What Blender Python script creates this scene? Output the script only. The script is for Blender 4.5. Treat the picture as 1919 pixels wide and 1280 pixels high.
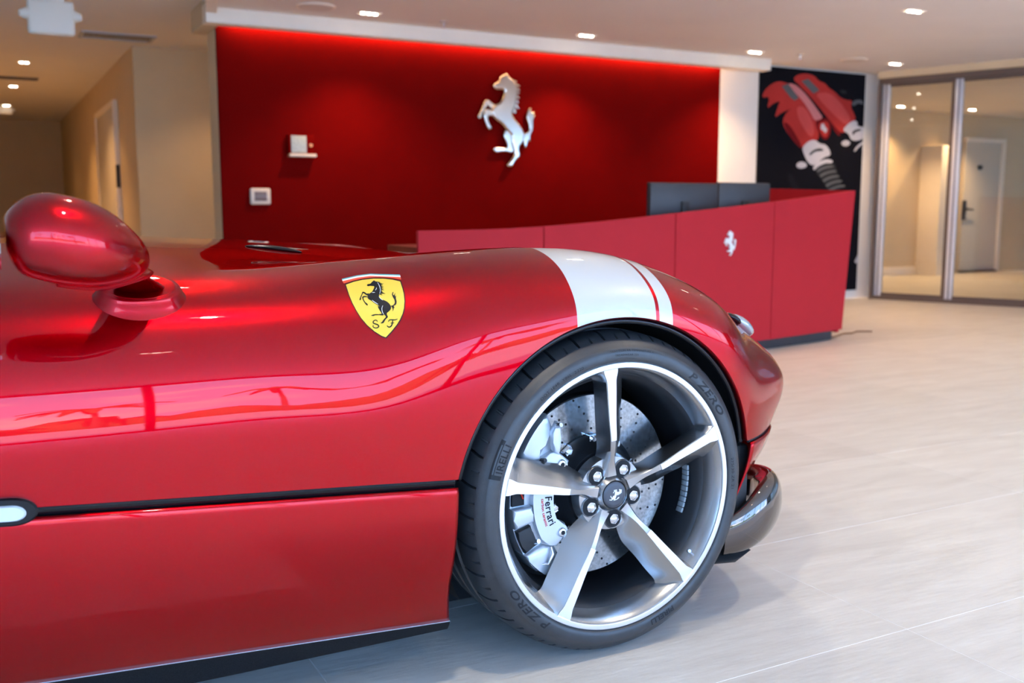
import bpy, bmesh, math, random
import numpy as np
from mathutils import Vector, Matrix

for o in list(bpy.data.objects):
    bpy.data.objects.remove(o, do_unlink=True)
sc = bpy.context.scene
col = sc.collection
random.seed(7)
rng = np.random.default_rng(7)
PI = math.pi
R_ = math.radians

# ------------------------------------------------------------------ camera
# world: X = car's nose direction, Y = away from the camera, Z = up; origin on the
# floor below the front wheel, in the plane of the rim's outer lip
H_CAM, YAW = 0.9332, 0.49026
F_PX = 1866.0
PITCH = math.atan((640 - 395) / F_PX)
CAM = Vector((-1.1446, -1.6664, H_CAM))
cd = bpy.data.cameras.new('camera')
cd.sensor_width = 36.0
cd.lens = F_PX / 1919 * 36
cd.clip_start, cd.clip_end = 0.05, 200
cd.dof.use_dof = True
cd.dof.focus_distance = 1.98
cd.dof.aperture_fstop = 4.0
cam = bpy.data.objects.new('camera', cd)
cam.location = CAM
cam.rotation_euler = (PI / 2 - PITCH, 0, -YAW)
col.objects.link(cam)
sc.camera = cam

# ------------------------------------------------------------------ colour management
vs = sc.view_settings
vs.view_transform = 'Standard'
vs.look = 'None'
vs.gamma = 1.0
vs.exposure = 0.0
vs.use_curve_mapping = False
sc.cycles.use_denoising = True
sc.cycles.max_bounces = 10
sc.cycles.diffuse_bounces = 5
sc.cycles.glossy_bounces = 5
sc.cycles.transmission_bounces = 8
sc.cycles.sample_clamp_indirect = 6.0
sc.cycles.caustics_reflective = False
sc.cycles.caustics_refractive = False

# ------------------------------------------------------------------ world: day sky with clouds
SKY = 11.5
wd = bpy.data.worlds.new('sky')
sc.world = wd
wd.use_nodes = True
nt = wd.node_tree
nt.nodes.clear()
N = nt.nodes.new
tc = N('ShaderNodeTexCoord')
sep = N('ShaderNodeSeparateXYZ')
nt.links.new(tc.outputs['Generated'], sep.inputs[0])
ramp = N('ShaderNodeValToRGB')
ramp.color_ramp.elements[0].position = 0.0
ramp.color_ramp.elements[0].color = (0.31, 0.56, 1.0, 1)
ramp.color_ramp.elements[1].position = 0.6
ramp.color_ramp.elements[1].color = (0.15, 0.42, 1.0, 1)
nt.links.new(sep.outputs['Z'], ramp.inputs[0])
mp = N('ShaderNodeMapping')
mp.inputs['Scale'].default_value = (1.0, 1.0, 3.2)
nt.links.new(tc.outputs['Generated'], mp.inputs[0])
noi = N('ShaderNodeTexNoise')
noi.inputs['Scale'].default_value = 3.2
noi.inputs['Detail'].default_value = 5
nt.links.new(mp.outputs[0], noi.inputs['Vector'])
cr = N('ShaderNodeValToRGB')
cr.color_ramp.elements[0].position = 0.56
cr.color_ramp.elements[0].color = (0, 0, 0, 1)
cr.color_ramp.elements[1].position = 0.72
cr.color_ramp.elements[1].color = (1, 1, 1, 1)
nt.links.new(noi.outputs['Fac'], cr.inputs[0])
mix = N('ShaderNodeMix')
mix.data_type = 'RGBA'
nt.links.new(cr.outputs['Color'], mix.inputs['Factor'])
nt.links.new(ramp.outputs['Color'], mix.inputs['A'])
mix.inputs['B'].default_value = (0.95, 0.95, 1.05, 1)
bg = N('ShaderNodeBackground')
bg.inputs['Strength'].default_value = SKY
nt.links.new(mix.outputs['Result'], bg.inputs['Color'])
wo = N('ShaderNodeOutputWorld')
nt.links.new(bg.outputs[0], wo.inputs[0])

# sun from behind the building: it lights the forecourt and the trees outside, not the room
sd = bpy.data.lights.new('sun', 'SUN')
sd.energy = 32.0
sd.angle = R_(0.5)
sd.color = (1.0, 0.95, 0.87)
so = bpy.data.objects.new('sun', sd)
so.rotation_euler = (R_(-52), 0, R_(18))
so.location = (0, 0, 20)
col.objects.link(so)

# ------------------------------------------------------------------ materials
def pmat(name, color, rough=0.5, metal=0.0, coat=0.0, coat_rough=0.03, spec=0.5, emit=None, estr=0.0,
         trans=0.0, ior=1.5, noise=0.0, nscale=30.0, bump=0.0, bscale=200.0, alpha=1.0):
    m = bpy.data.materials.new(name)
    m.use_nodes = True
    t = m.node_tree
    b = t.nodes['Principled BSDF']
    b.inputs['Base Color'].default_value = (*color, 1)
    b.inputs['Roughness'].default_value = rough
    b.inputs['Metallic'].default_value = metal
    b.inputs['Coat Weight'].default_value = coat
    b.inputs['Coat Roughness'].default_value = coat_rough
    b.inputs['Specular IOR Level'].default_value = spec
    b.inputs['Transmission Weight'].default_value = trans
    b.inputs['IOR'].default_value = ior
    b.inputs['Alpha'].default_value = alpha
    if emit:
        b.inputs['Emission Color'].default_value = (*emit, 1)
        b.inputs['Emission Strength'].default_value = estr
    if noise or bump:
        c = t.nodes.new('ShaderNodeTexCoord')
    if noise:
        n = t.nodes.new('ShaderNodeTexNoise')
        n.inputs['Scale'].default_value = nscale
        n.inputs['Detail'].default_value = 6
        t.links.new(c.outputs['Object'], n.inputs['Vector'])
        r = t.nodes.new('ShaderNodeValToRGB')
        k0, k1 = 1 - noise, 1 + noise
        r.color_ramp.elements[0].color = (color[0] * k0, color[1] * k0, color[2] * k0, 1)
        r.color_ramp.elements[1].color = (min(1, color[0] * k1), min(1, color[1] * k1), min(1, color[2] * k1), 1)
        r.color_ramp.elements[0].position = 0.3
        r.color_ramp.elements[1].position = 0.7
        t.links.new(n.outputs['Fac'], r.inputs[0])
        t.links.new(r.outputs['Color'], b.inputs['Base Color'])
    if bump:
        n2 = t.nodes.new('ShaderNodeTexNoise')
        n2.inputs['Scale'].default_value = bscale
        t.links.new(c.outputs['Object'], n2.inputs['Vector'])
        bp = t.nodes.new('ShaderNodeBump')
        bp.inputs['Strength'].default_value = bump
        bp.inputs['Distance'].default_value = 0.002
        t.links.new(n2.outputs['Fac'], bp.inputs['Height'])
        t.links.new(bp.outputs[0], b.inputs['Normal'])
    return m

def paint_red():
    m = pmat('candy_red_paint', (0.42, 0.0, 0.004), rough=0.3, metal=1.0, coat=1.0, coat_rough=0.012)
    t = m.node_tree
    b = t.nodes['Principled BSDF']
    b.inputs['Coat IOR'].default_value = 1.36
    b.inputs['Specular Tint'].default_value = (0.75, 0.05, 0.06, 1)
    c = t.nodes.new('ShaderNodeTexCoord')
    n = t.nodes.new('ShaderNodeTexNoise')          # fine flake
    n.inputs['Scale'].default_value = 2500
    t.links.new(c.outputs['Object'], n.inputs['Vector'])
    r = t.nodes.new('ShaderNodeMapRange')
    r.inputs['To Min'].default_value = 0.29
    r.inputs['To Max'].default_value = 0.36
    t.links.new(n.outputs['Fac'], r.inputs['Value'])
    t.links.new(r.outputs[0], b.inputs['Roughness'])
    return m

M = {}
M['red'] = paint_red()
M['white_paint'] = pmat('white_stripe_paint', (0.50, 0.49, 0.475), rough=0.35, coat=1.0, coat_rough=0.012)
M['black_gloss'] = pmat('black_gloss', (0.004, 0.004, 0.006), rough=0.2, spec=0.35)
M['black_plastic'] = pmat('black_plastic', (0.012, 0.012, 0.014), rough=0.55, bump=0.2, bscale=600)
M['liner'] = pmat('arch_liner_black', (0.006, 0.006, 0.008), rough=0.8)
M['carbon'] = pmat('carbon_fibre', (0.008, 0.009, 0.011), rough=0.4, spec=0.12, noise=0.5, nscale=500)
M['chin'] = pmat('dark_mirror_lacquer', (0.10, 0.075, 0.062), rough=0.06, metal=0.85, coat=1.0, coat_rough=0.01)
M['rubber'] = pmat('tyre_rubber', (0.028, 0.030, 0.034), rough=0.42, spec=0.6, noise=0.15, nscale=60, bump=0.15, bscale=900)
M['rubber_dark'] = pmat('tyre_lettering', (0.006, 0.007, 0.009), rough=0.75)
M['rim'] = pmat('rim_grey_silver', (0.41, 0.41, 0.415), rough=0.27, metal=1.0, coat=0.6, coat_rough=0.05)
M['machined'] = pmat('diamond_cut_alloy', (0.93, 0.93, 0.95), rough=0.28, metal=0.75)
M['barrel'] = pmat('inner_barrel_black', (0.012, 0.013, 0.016), rough=0.5)
M['disc'] = pmat('carbon_ceramic_disc', (0.34, 0.36, 0.38), rough=0.16, metal=0.9, noise=0.28, nscale=160)
M['hat'] = pmat('disc_bell_black', (0.012, 0.013, 0.016), rough=0.4, metal=0.3)
M['caliper'] = pmat('caliper_silver', (0.62, 0.65, 0.70), rough=0.38, metal=0.55, bump=0.15, bscale=700)
M['steel'] = pmat('bright_steel', (0.78, 0.79, 0.82), rough=0.2, metal=1.0)
M['weight'] = pmat('balance_weight_grey', (0.42, 0.46, 0.48), rough=0.5, metal=0.4)
M['cap'] = pmat('centre_cap_grey', (0.075, 0.08, 0.095), rough=0.45, metal=0.4)
M['white_print'] = pmat('white_print', (0.85, 0.86, 0.84), rough=0.4)
M['black_print'] = pmat('black_print', (0.006, 0.006, 0.009), rough=0.45, spec=0.2)
M['red_print'] = pmat('red_print', (0.65, 0.02, 0.01), rough=0.4)
M['yellow'] = pmat('shield_yellow', (0.78, 0.52, 0.035), rough=0.35, coat=0.8)
M['flag_green'] = pmat('flag_green', (0.05, 0.33, 0.33), rough=0.4, coat=0.6)
M['flag_white'] = pmat('flag_white', (0.85, 0.86, 0.84), rough=0.4, coat=0.6)
M['flag_red'] = pmat('flag_red', (0.80, 0.06, 0.01), rough=0.4, coat=0.6)
M['lens'] = pmat('clear_lamp_lens', (0.62, 0.66, 0.68), rough=0.12, spec=0.7, coat=1.0)
M['headlamp_glass'] = pmat('headlamp_glass', (0.40, 0.43, 0.46), rough=0.08, metal=0.5, coat=1.0)
M['mirror_glass'] = pmat('mirror_glass', (0.8, 0.82, 0.85), rough=0.02, metal=1.0)
M['wall_red'] = pmat('matt_red_wall', (0.15, 0.0012, 0.001), rough=0.7, spec=0.02, noise=0.06, nscale=5)
M['wall_cream'] = pmat('cream_wall', (0.70, 0.55, 0.35), rough=0.85, noise=0.03, nscale=3)
M['wall_white'] = pmat('white_wall', (0.78, 0.74, 0.68), rough=0.85, noise=0.02, nscale=3)
M['ceiling'] = pmat('ceiling_paint', (0.82, 0.765, 0.71), rough=0.9, noise=0.02, nscale=2)
M['trim_white'] = pmat('white_trim', (0.93, 0.83, 0.70), rough=0.6, noise=0.02, nscale=8)
M['desk_red'] = pmat('desk_red_laminate', (0.50, 0.022, 0.032), rough=0.55, spec=0.12, noise=0.03, nscale=6)
M['desk_dark'] = pmat('desk_plinth_grey', (0.05, 0.055, 0.065), rough=0.4, metal=0.4, noise=0.1)
M['worktop'] = pmat('desk_worktop', (0.20, 0.01, 0.012), rough=0.4, noise=0.05)
M['screen'] = pmat('monitor_shell', (0.035, 0.04, 0.048), rough=0.42, noise=0.1, nscale=4)
M['screen_edge'] = pmat('monitor_edge', (0.01, 0.011, 0.013), rough=0.4)
M['emblem'] = pmat('polished_steel', (0.60, 0.53, 0.46), rough=0.13, metal=1.0)
M['alu'] = pmat('brushed_aluminium', (0.80, 0.82, 0.88), rough=0.32, metal=0.35, noise=0.04, nscale=40)
M['alu_groove'] = pmat('frame_groove', (0.24, 0.27, 0.34), rough=0.5, metal=0.5)
M['bronze'] = pmat('dark_track', (0.16, 0.12, 0.10), rough=0.5, metal=0.4)
M['door'] = pmat('door_paint', (0.66, 0.60, 0.50), rough=0.6, noise=0.02)
M['dark_metal'] = pmat('dark_bronze_metal', (0.04, 0.032, 0.028), rough=0.4, metal=0.8)
M['plastic_white'] = pmat('white_plastic', (0.72, 0.64, 0.55), rough=0.45)
M['plastic_screen'] = pmat('thermostat_screen', (0.18, 0.13, 0.12), rough=0.3)
M['panel_screen'] = pmat('keypad_screen', (0.42, 0.47, 0.45), rough=0.35, noise=0.15, nscale=90)
M['brass'] = pmat('lamp_amber', (0.75, 0.38, 0.18), rough=0.4)
M['vent_dark'] = pmat('vent_dark', (0.02, 0.02, 0.02), rough=0.8)
M['vent_metal'] = pmat('vent_grey', (0.45, 0.47, 0.50), rough=0.5, metal=0.3)
M['led'] = pmat('warm_led_strip', (1, 1, 1), emit=(1.0, 0.62, 0.30), estr=14.0)
M['bulb'] = pmat('lamp_face', (1, 1, 1), emit=(1.0, 0.86, 0.68), estr=28.0)
M['can'] = pmat('lamp_recess', (0.5, 0.48, 0.45), rough=0.4, metal=0.3)
M['poster'] = pmat('poster_black', (0.006, 0.006, 0.009), rough=0.8, spec=0.06)
M['cable'] = pmat('brown_cable', (0.20, 0.10, 0.045), rough=0.6)
M['concrete'] = pmat('forecourt_concrete', (0.58, 0.55, 0.50), rough=0.9, noise=0.1, nscale=0.6)
M['leaf'] = pmat('tree_leaf', (0.06, 0.12, 0.03), rough=0.7, noise=0.4, nscale=6)
M['bark'] = pmat('tree_bark', (0.16, 0.10, 0.06), rough=0.9, noise=0.3, nscale=12)
M['frame_dark'] = pmat('shopfront_frame', (0.05, 0.05, 0.055), rough=0.4, metal=0.6)
M['grout'] = pmat('floor_grout', (0.90, 0.89, 0.87), rough=0.9, noise=0.05, nscale=20)

def glass_mat():
    m = bpy.data.materials.new('partition_glass')
    m.use_nodes = True
    t = m.node_tree
    t.nodes.clear()
    o = t.nodes.new('ShaderNodeOutputMaterial')
    a = t.nodes.new('ShaderNodeBsdfTransparent')
    a.inputs[0].default_value = (0.95, 0.96, 0.95, 1)
    g = t.nodes.new('ShaderNodeBsdfGlossy')
    g.inputs['Roughness'].default_value = 0.01
    fr = t.nodes.new('ShaderNodeFresnel')
    fr.inputs['IOR'].default_value = 1.6
    mx = t.nodes.new('ShaderNodeMixShader')
    t.links.new(fr.outputs[0], mx.inputs[0])
    t.links.new(a.outputs[0], mx.inputs[1])
    t.links.new(g.outputs[0], mx.inputs[2])
    t.links.new(mx.outputs[0], o.inputs[0])
    return m
M['glass'] = glass_mat()

def tile_mat():
    m = pmat('porcelain_tile', (0.70, 0.66, 0.60), rough=0.42, spec=0.5)
    t = m.node_tree
    b = t.nodes['Principled BSDF']
    g = t.nodes.new('ShaderNodeNewGeometry')
    oi = t.nodes.new('ShaderNodeObjectInfo')
    mp = t.nodes.new('ShaderNodeMapping')
    mp.inputs['Scale'].default_value = (1.2, 6.0, 1.0)
    mp.inputs['Rotation'].default_value = (0, 0, 0.1)
    t.links.new(g.outputs['Position'], mp.inputs[0])
    n = t.nodes.new('ShaderNodeTexNoise')
    n.inputs['Scale'].default_value = 2.2
    n.inputs['Detail'].default_value = 9
    n.inputs['Roughness'].default_value = 0.62
    n.inputs['Distortion'].default_value = 0.6
    t.links.new(mp.outputs[0], n.inputs['Vector'])
    r = t.nodes.new('ShaderNodeValToRGB')
    r.color_ramp.elements[0].position = 0.3
    r.color_ramp.elements[0].color = (0.56, 0.52, 0.47, 1)
    r.color_ramp.elements[1].position = 0.7
    r.color_ramp.elements[1].color = (0.68, 0.645, 0.595, 1)
    t.links.new(n.outputs['Fac'], r.inputs[0])
    hs = t.nodes.new('ShaderNodeHueSaturation')
    mr = t.nodes.new('ShaderNodeMapRange')
    mr.inputs['To Min'].default_value = 0.95
    mr.inputs['To Max'].default_value = 1.05
    t.links.new(oi.outputs['Random'], mr.inputs['Value'])
    t.links.new(mr.outputs[0], hs.inputs['Value'])
    t.links.new(r.outputs['Color'], hs.inputs['Color'])
    t.links.new(hs.outputs[0], b.inputs['Base Color'])
    n2 = t.nodes.new('ShaderNodeTexNoise')
    n2.inputs['Scale'].default_value = 9
    n2.inputs['Detail'].default_value = 8
    t.links.new(mp.outputs[0], n2.inputs['Vector'])
    bp = t.nodes.new('ShaderNodeBump')
    bp.inputs['Strength'].default_value = 0.35
    bp.inputs['Distance'].default_value = 0.004
    t.links.new(n2.outputs['Fac'], bp.inputs['Height'])
    t.links.new(bp.outputs[0], b.inputs['Normal'])
    return m
M['tile'] = tile_mat()

# ------------------------------------------------------------------ mesh helpers
def link(o, parent=None):
    col.objects.link(o)
    if parent is not None:
        o.parent = parent
    return o

def tag(o, label=None, cat=None, group=None, kind=None):
    if label: o['label'] = label
    if cat: o['category'] = cat
    if group: o['group'] = group
    if kind: o['kind'] = kind
    return o

def empty(name, loc=(0, 0, 0)):
    e = bpy.data.objects.new(name, None)
    e.location = loc
    e.empty_display_size = 0.1
    return link(e)

def mobj(name, verts, faces, mat, parent=None, smooth=None, normals=None):
    me = bpy.data.meshes.new(name)
    me.from_pydata([tuple(map(float, v)) for v in verts], [], [tuple(map(int, f)) for f in faces])
    me.validate()
    me.update()
    if normals is None:
        bm = bmesh.new()
        bm.from_mesh(me)
        bmesh.ops.recalc_face_normals(bm, faces=bm.faces)
        bm.to_mesh(me)
        bm.free()
    if smooth is not None:
        me.polygons.foreach_set('use_smooth', [True] * len(me.polygons))
        if smooth < 179:
            me.set_sharp_from_angle(angle=R_(smooth))
    if normals is not None:
        me.polygons.foreach_set('use_smooth', [True] * len(me.polygons))
        me.normals_split_custom_set_from_vertices([tuple(n) for n in normals])
    if mat is not None:
        me.materials.append(M[mat] if isinstance(mat, str) else mat)
    o = bpy.data.objects.new(name, me)
    return link(o, parent)

def bm_obj(name, bm, mat, parent=None, smooth=None):
    me = bpy.data.meshes.new(name)
    bmesh.ops.recalc_face_normals(bm, faces=bm.faces)
    bm.to_mesh(me)
    bm.free()
    if smooth is not None:
        me.polygons.foreach_set('use_smooth', [True] * len(me.polygons))
        if smooth < 179:
            me.set_sharp_from_angle(angle=R_(smooth))
    me.materials.append(M[mat])
    return link(bpy.data.objects.new(name, me), parent)

def box_bm(bm, lo, hi, bevel=0.0, seg=2, mat=None):
    r = bmesh.ops.create_cube(bm, size=1.0)
    vs = r['verts']
    lo, hi = Vector(lo), Vector(hi)
    c, s = (lo + hi) / 2, hi - lo
    for v in vs:
        v.co = Vector((c.x + v.co.x * s.x, c.y + v.co.y * s.y, c.z + v.co.z * s.z))
        if mat is not None:
            v.co = mat @ v.co
    if bevel:
        es = list({e for v in vs for e in v.link_edges})
        bmesh.ops.bevel(bm, geom=es, offset=bevel, segments=seg, profile=0.5, affect='EDGES')

def box(name, lo, hi, mat, parent=None, bevel=0.0, seg=2, xf=None):
    bm = bmesh.new()
    box_bm(bm, lo, hi, bevel, seg, xf)
    return bm_obj(name, bm, mat, parent, smooth=40 if bevel else None)

def cyl_pts(c, axis, r, n=24, phase=0.0):
    a = Vector(axis).normalized()
    u = a.orthogonal().normalized()
    w = a.cross(u)
    return [Vector(c) + u * (r * math.cos(phase + 2 * PI * i / n)) + w * (r * math.sin(phase + 2 * PI * i / n)) for i in range(n)]

def loft_rings(name, rings, mat, parent=None, cap=True, smooth=40, closed=True):
    n = len(rings[0])
    verts = [v for r in rings for v in r]
    faces = []
    for i in range(len(rings) - 1):
        for j in range(n if closed else n - 1):
            k = (j + 1) % n
            faces.append((i * n + j, i * n + k, (i + 1) * n + k, (i + 1) * n + j))
    if cap and closed:
        faces.append(tuple(range(n)))
        faces.append(tuple(range((len(rings) - 1) * n, len(rings) * n)))
    return mobj(name, verts, faces, mat, parent, smooth)

def tube(name, pts, r, mat, parent=None, n=10, cap=True):
    pts = [Vector(p) for p in pts]
    rings = []
    up = None
    for i, p in enumerate(pts):
        d = (pts[min(i + 1, len(pts) - 1)] - pts[max(i - 1, 0)]).normalized()
        if up is None:
            up = d.orthogonal().normalized()
        u = (up - d * up.dot(d)).normalized()
        up = u
        w = d.cross(u)
        rr = r[i] if isinstance(r, (list, tuple)) else r
        rings.append([p + u * (rr * math.cos(2 * PI * j / n)) + w * (rr * math.sin(2 * PI * j / n)) for j in range(n)])
    return loft_rings(name, rings, mat, parent, cap, 60)

def cylinder(name, p0, p1, r0, r1, mat, parent=None, n=24, smooth=40, bevel=0.0):
    p0, p1 = Vector(p0), Vector(p1)
    a = p1 - p0
    if bevel:
        d = a.normalized()
        rings = [cyl_pts(p0, a, r0, n), cyl_pts(p1 - d * bevel, a, r1, n), cyl_pts(p1 - d * bevel * .3, a, r1 - bevel * .7, n), cyl_pts(p1, a, max(1e-4, r1 - bevel * 1.6), n)]
    else:
        rings = [cyl_pts(p0, a, r0, n), cyl_pts(p1, a, r1, n)]
    return loft_rings(name, rings, mat, parent, True, smooth)

def lathe_y(name, prof, mat, parent=None, n=128, c=(0.0, 0.343), a0=0.0, a1=2 * PI, smooth=50):
    """prof: list of (y, r), turned about the wheel axis (parallel to world Y)"""
    full = abs(a1 - a0 - 2 * PI) < 1e-6
    m = n if full else n + 1
    verts, faces = [], []
    for i in range(m):
        a = a0 + (a1 - a0) * i / n
        for (y, r) in prof:
            verts.append((c[0] + r * math.cos(a), y, c[1] + r * math.sin(a)))
    k = len(prof)
    for i in range(n):
        i2 = (i + 1) % m
        for j in range(k - 1):
            faces.append((i * k + j, i * k + j + 1, i2 * k + j + 1, i2 * k + j))
    return mobj(name, verts, faces, mat, parent, smooth)

def text_verts(s, size=1.0, bold=0.0, space=1.0, shear=0.0, align='LEFT'):
    cu = bpy.data.curves.new('lettering', 'FONT')
    cu.body = s
    cu.size = size
    cu.space_character = space
    cu.shear = shear
    cu.offset = bold
    cu.align_x = align
    cu.resolution_u = 3
    ob = bpy.data.objects.new('lettering', cu)
    col.objects.link(ob)
    bpy.context.view_layer.update()
    dg = bpy.context.evaluated_depsgraph_get()
    me = bpy.data.meshes.new_from_object(ob.evaluated_get(dg))
    v = np.array([tuple(x.co) for x in me.vertices])
    f = [tuple(p.vertices) for p in me.polygons]
    bpy.data.objects.remove(ob, do_unlink=True)
    bpy.data.curves.remove(cu)
    bpy.data.meshes.remove(me)
    return v, f

# pixel of the photograph -> point on a plane of the real place (used to measure lengths)
_cp, _sp = math.cos(PITCH), math.sin(PITCH)
_fw = Vector((math.sin(YAW) * _cp, math.cos(YAW) * _cp, -_sp))
_rt = Vector((math.cos(YAW), -math.sin(YAW), 0))
_up = _rt.cross(_fw)
def ray(px, py):
    return _fw + _rt * ((px - 959.5) / F_PX) + _up * ((640 - py) / F_PX)
def on_y(px, py, y):
    d = ray(px, py)
    return CAM + d * ((y - CAM.y) / d.y)
def on_z(px, py, z=0.0):
    d = ray(px, py)
    return CAM + d * ((z - CAM.z) / d.z)
def on_x(px, py, x):
    d = ray(px, py)
    return CAM + d * ((x - CAM.x) / d.x)

class Spline:
    """natural cubic spline through rows of points"""
    def __init__(s, t, p):
        s.t = np.asarray(t, float)
        s.p = np.asarray(p, float)
        n = len(s.t)
        h = np.diff(s.t)
        A = np.zeros((n, n))
        b = np.zeros(s.p.shape)
        A[0, 0] = A[-1, -1] = 1
        for i in range(1, n - 1):
            A[i, i - 1] = h[i - 1]
            A[i, i] = 2 * (h[i - 1] + h[i])
            A[i, i + 1] = h[i]
            b[i] = 6 * ((s.p[i + 1] - s.p[i]) / h[i] - (s.p[i] - s.p[i - 1]) / h[i - 1])
        s.m = np.linalg.solve(A, b.reshape(n, -1)).reshape(s.p.shape)
    def __call__(s, q):
        q = np.asarray(q, float)
        i = np.clip(np.searchsorted(s.t, q) - 1, 0, len(s.t) - 2)
        h = s.t[i + 1] - s.t[i]
        a = (s.t[i + 1] - q) / h
        b = (q - s.t[i]) / h
        sh = (-1,) + (1,) * (s.p.ndim - 1) if q.ndim else ()
        if q.ndim:
            a, b, h = a.reshape(sh), b.reshape(sh), h.reshape(sh)
        return a * s.p[i] + b * s.p[i + 1] + ((a ** 3 - a) * s.m[i] + (b ** 3 - b) * s.m[i + 1]) * h * h / 6

def sstep(a, b, x):
    t = min(1, max(0, (x - a) / (b - a)))
    return t * t * (3 - 2 * t)

# ================================================================== THE ROOM
ZC = 2.36            # main ceiling
ZH = 2.42            # ceiling of the corridor side
def struct(o, label=None):
    o['kind'] = 'structure'
    if label: o['label'] = label
    return o

# ---- floor: grout bed with porcelain tiles laid on it
floor = struct(box('floor', (-7, -6.3, -0.08), (16, 18, -0.0006), 'grout'), 'pale porcelain tiled showroom floor')
TW, TD, GAP = 1.23, 0.59, 0.0026
bm = bmesh.new()
box_bm(bm, (-TW / 2 + GAP / 2, -TD / 2 + GAP / 2, -0.012), (TW / 2 - GAP / 2, TD / 2 - GAP / 2, 0.0))
tile_me = bpy.data.meshes.new('floor_tile')
bmesh.ops.recalc_face_normals(bm, faces=bm.faces)
bm.to_mesh(tile_me); bm.free()
tile_me.materials.append(M['tile'])
def project(p):
    d = Vector(p) - CAM
    w = d.dot(_fw)
    return (959.5 + F_PX * d.dot(_rt) / w, 640 - F_PX * d.dot(_up) / w) if w > 0.1 else None
def glass_x(y):
    return 7.30 + (5.85 - y) * 0.385
ntile = 0
for i in range(-4, 12):
    for j in range(-3, 16):
        cx, cy = 0.645 + TW * (i + 0.5), -0.20 + TD * (j + 0.5)
        if cy > 6.0 and cx < glass_x(cy) - 1.0 and not (-1.8 < cx < 0.6):
            continue
        seen = False
        for dx in (-.5, 0, .5):
            for dy in (-.5, 0, .5):
                q = project((cx + dx * TW, cy + dy * TD, 0))
                if q and -60 < q[0] < 1980 and 380 < q[1] < 1340:
                    seen = True
        if not seen or cx > 13.5:
            continue
        o = bpy.data.objects.new('floor_tile', tile_me)
        o.location = (cx, cy, 0)
        link(o, floor)
        ntile += 1

# ---- ceilings
EDGE0, EDGE1 = (0.45, 5.75), (-1.87, -6.2)
def prism(name, poly, z0, z1, mat, parent=None):
    n = len(poly)
    v = [(x, y, z0) for x, y in poly] + [(x, y, z1) for x, y in poly]
    f = [tuple(range(n)), tuple(range(n, 2 * n))] + [(i, (i + 1) % n, n + (i + 1) % n, n + i) for i in range(n)]
    return mobj(name, v, f, mat, parent)
struct(prism('ceiling', [EDGE0, EDGE1, (16, -6.3), (16, 9.5), (7.0, 9.5), (7.0, 6.3), (0.45, 6.3)], ZC, ZC + 0.3, 'ceiling'), 'pale plaster ceiling over the showroom')
struct(prism('ceiling', [(-7, -6.3), EDGE1, EDGE0, (0.45, 6.3), (1.4, 6.3), (1.4, 18), (-7, 18)], ZH, ZH + 0.25, 'ceiling'), 'beige ceiling over the corridor')
# dropped bulkhead above the red wall and its return towards the window
struct(box('trim_1', (0.368, 5.75, 2.255), (5.605, 5.875, ZC + .02), 'trim_white', bevel=0.004), 'white dropped bulkhead running above the red wall')
dx, dy = EDGE1[0] - EDGE0[0], EDGE1[1] - EDGE0[1]
struct(prism('trim_2', [(0.368, 5.75), (0.445, 5.75), (0.445 + dx, 5.75 + dy), (0.368 + dx, 5.75 + dy)], 2.318, ZH + .02, 'trim_white'), 'white ceiling edge returning from the bulkhead')
struct(box('trim_3', (0.368, 5.875, 2.255), (0.475, 6.30, ZH + .02), 'wall_cream'), 'cream end of the bulkhead beside the corridor')

# ---- walls
struct(box('wall_back', (0.475, 5.99, 0), (5.10, 6.25, ZC), 'wall_cream'), 'cream core of the feature wall')
struct(box('wall_centre', (0.478, 5.95, 0), (5.16, 5.988, ZC), 'wall_red'), 'dark red feature wall with a glowing top edge')
struct(box('wall_column', (5.10, 6.05, 0), (7.42, 6.25, ZC), 'wall_white'), 'white wall carrying the engine poster')
struct(box('wall_corridor_front', (0.20, 8.20, 0), (1.3, 8.35, ZH), 'wall_cream'), 'cream wall between corridor and red wall')
struct(box('wall_corridor_right', (0.20, 8.35, 0), (0.35, 17.0, ZH), 'wall_cream'), 'cream right wall of the corridor')
struct(box('wall_corridor_end', (-1.8, 17.0, 0), (0.35, 17.15, ZH), 'wall_cream'), 'shaded end wall of the corridor')
struct(box('wall_corridor_left', (-1.95, 6.05, 0), (-1.8, 17.15, ZH), 'wall_cream'))
struct(box('wall_left', (-7.1, -6.3, 0), (-7.0, 6.2, ZH), 'wall_white'))
struct(box('wall_left_back', (-7.0, 6.05, 0), (-1.95, 6.2, ZH), 'wall_white'))
struct(box('wall_niche', (1.15, 6.25, 0), (1.3, 8.2, ZH), 'wall_cream'))
# corridor door in the right wall
door_y0 = on_x(226, 330, 0.20).y
door_y1 = on_x(192, 330, 0.20).y
d1 = struct(box('door_1', (0.165, door_y0, 0), (0.198, door_y1, 2.0), 'door', bevel=0.004), 'cream corridor door with dark hinge plate')
box('door_frame', (0.15, door_y0 - .06, 0), (0.198, door_y0, 2.06), 'trim_white', d1, bevel=0.003)
box('door_frame', (0.15, door_y1, 0), (0.198, door_y1 + .06, 2.06), 'trim_white', d1, bevel=0.003)
box('door_frame', (0.15, door_y0, 2.0), (0.198, door_y1, 2.06), 'trim_white', d1, bevel=0.003)
hp = on_x(222, 333, 0.15)
box('door_handle', (0.13, hp.y - .03, hp.z - .10), (0.165, hp.y + .03, hp.z + .13), 'dark_metal', d1, bevel=0.006)

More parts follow.
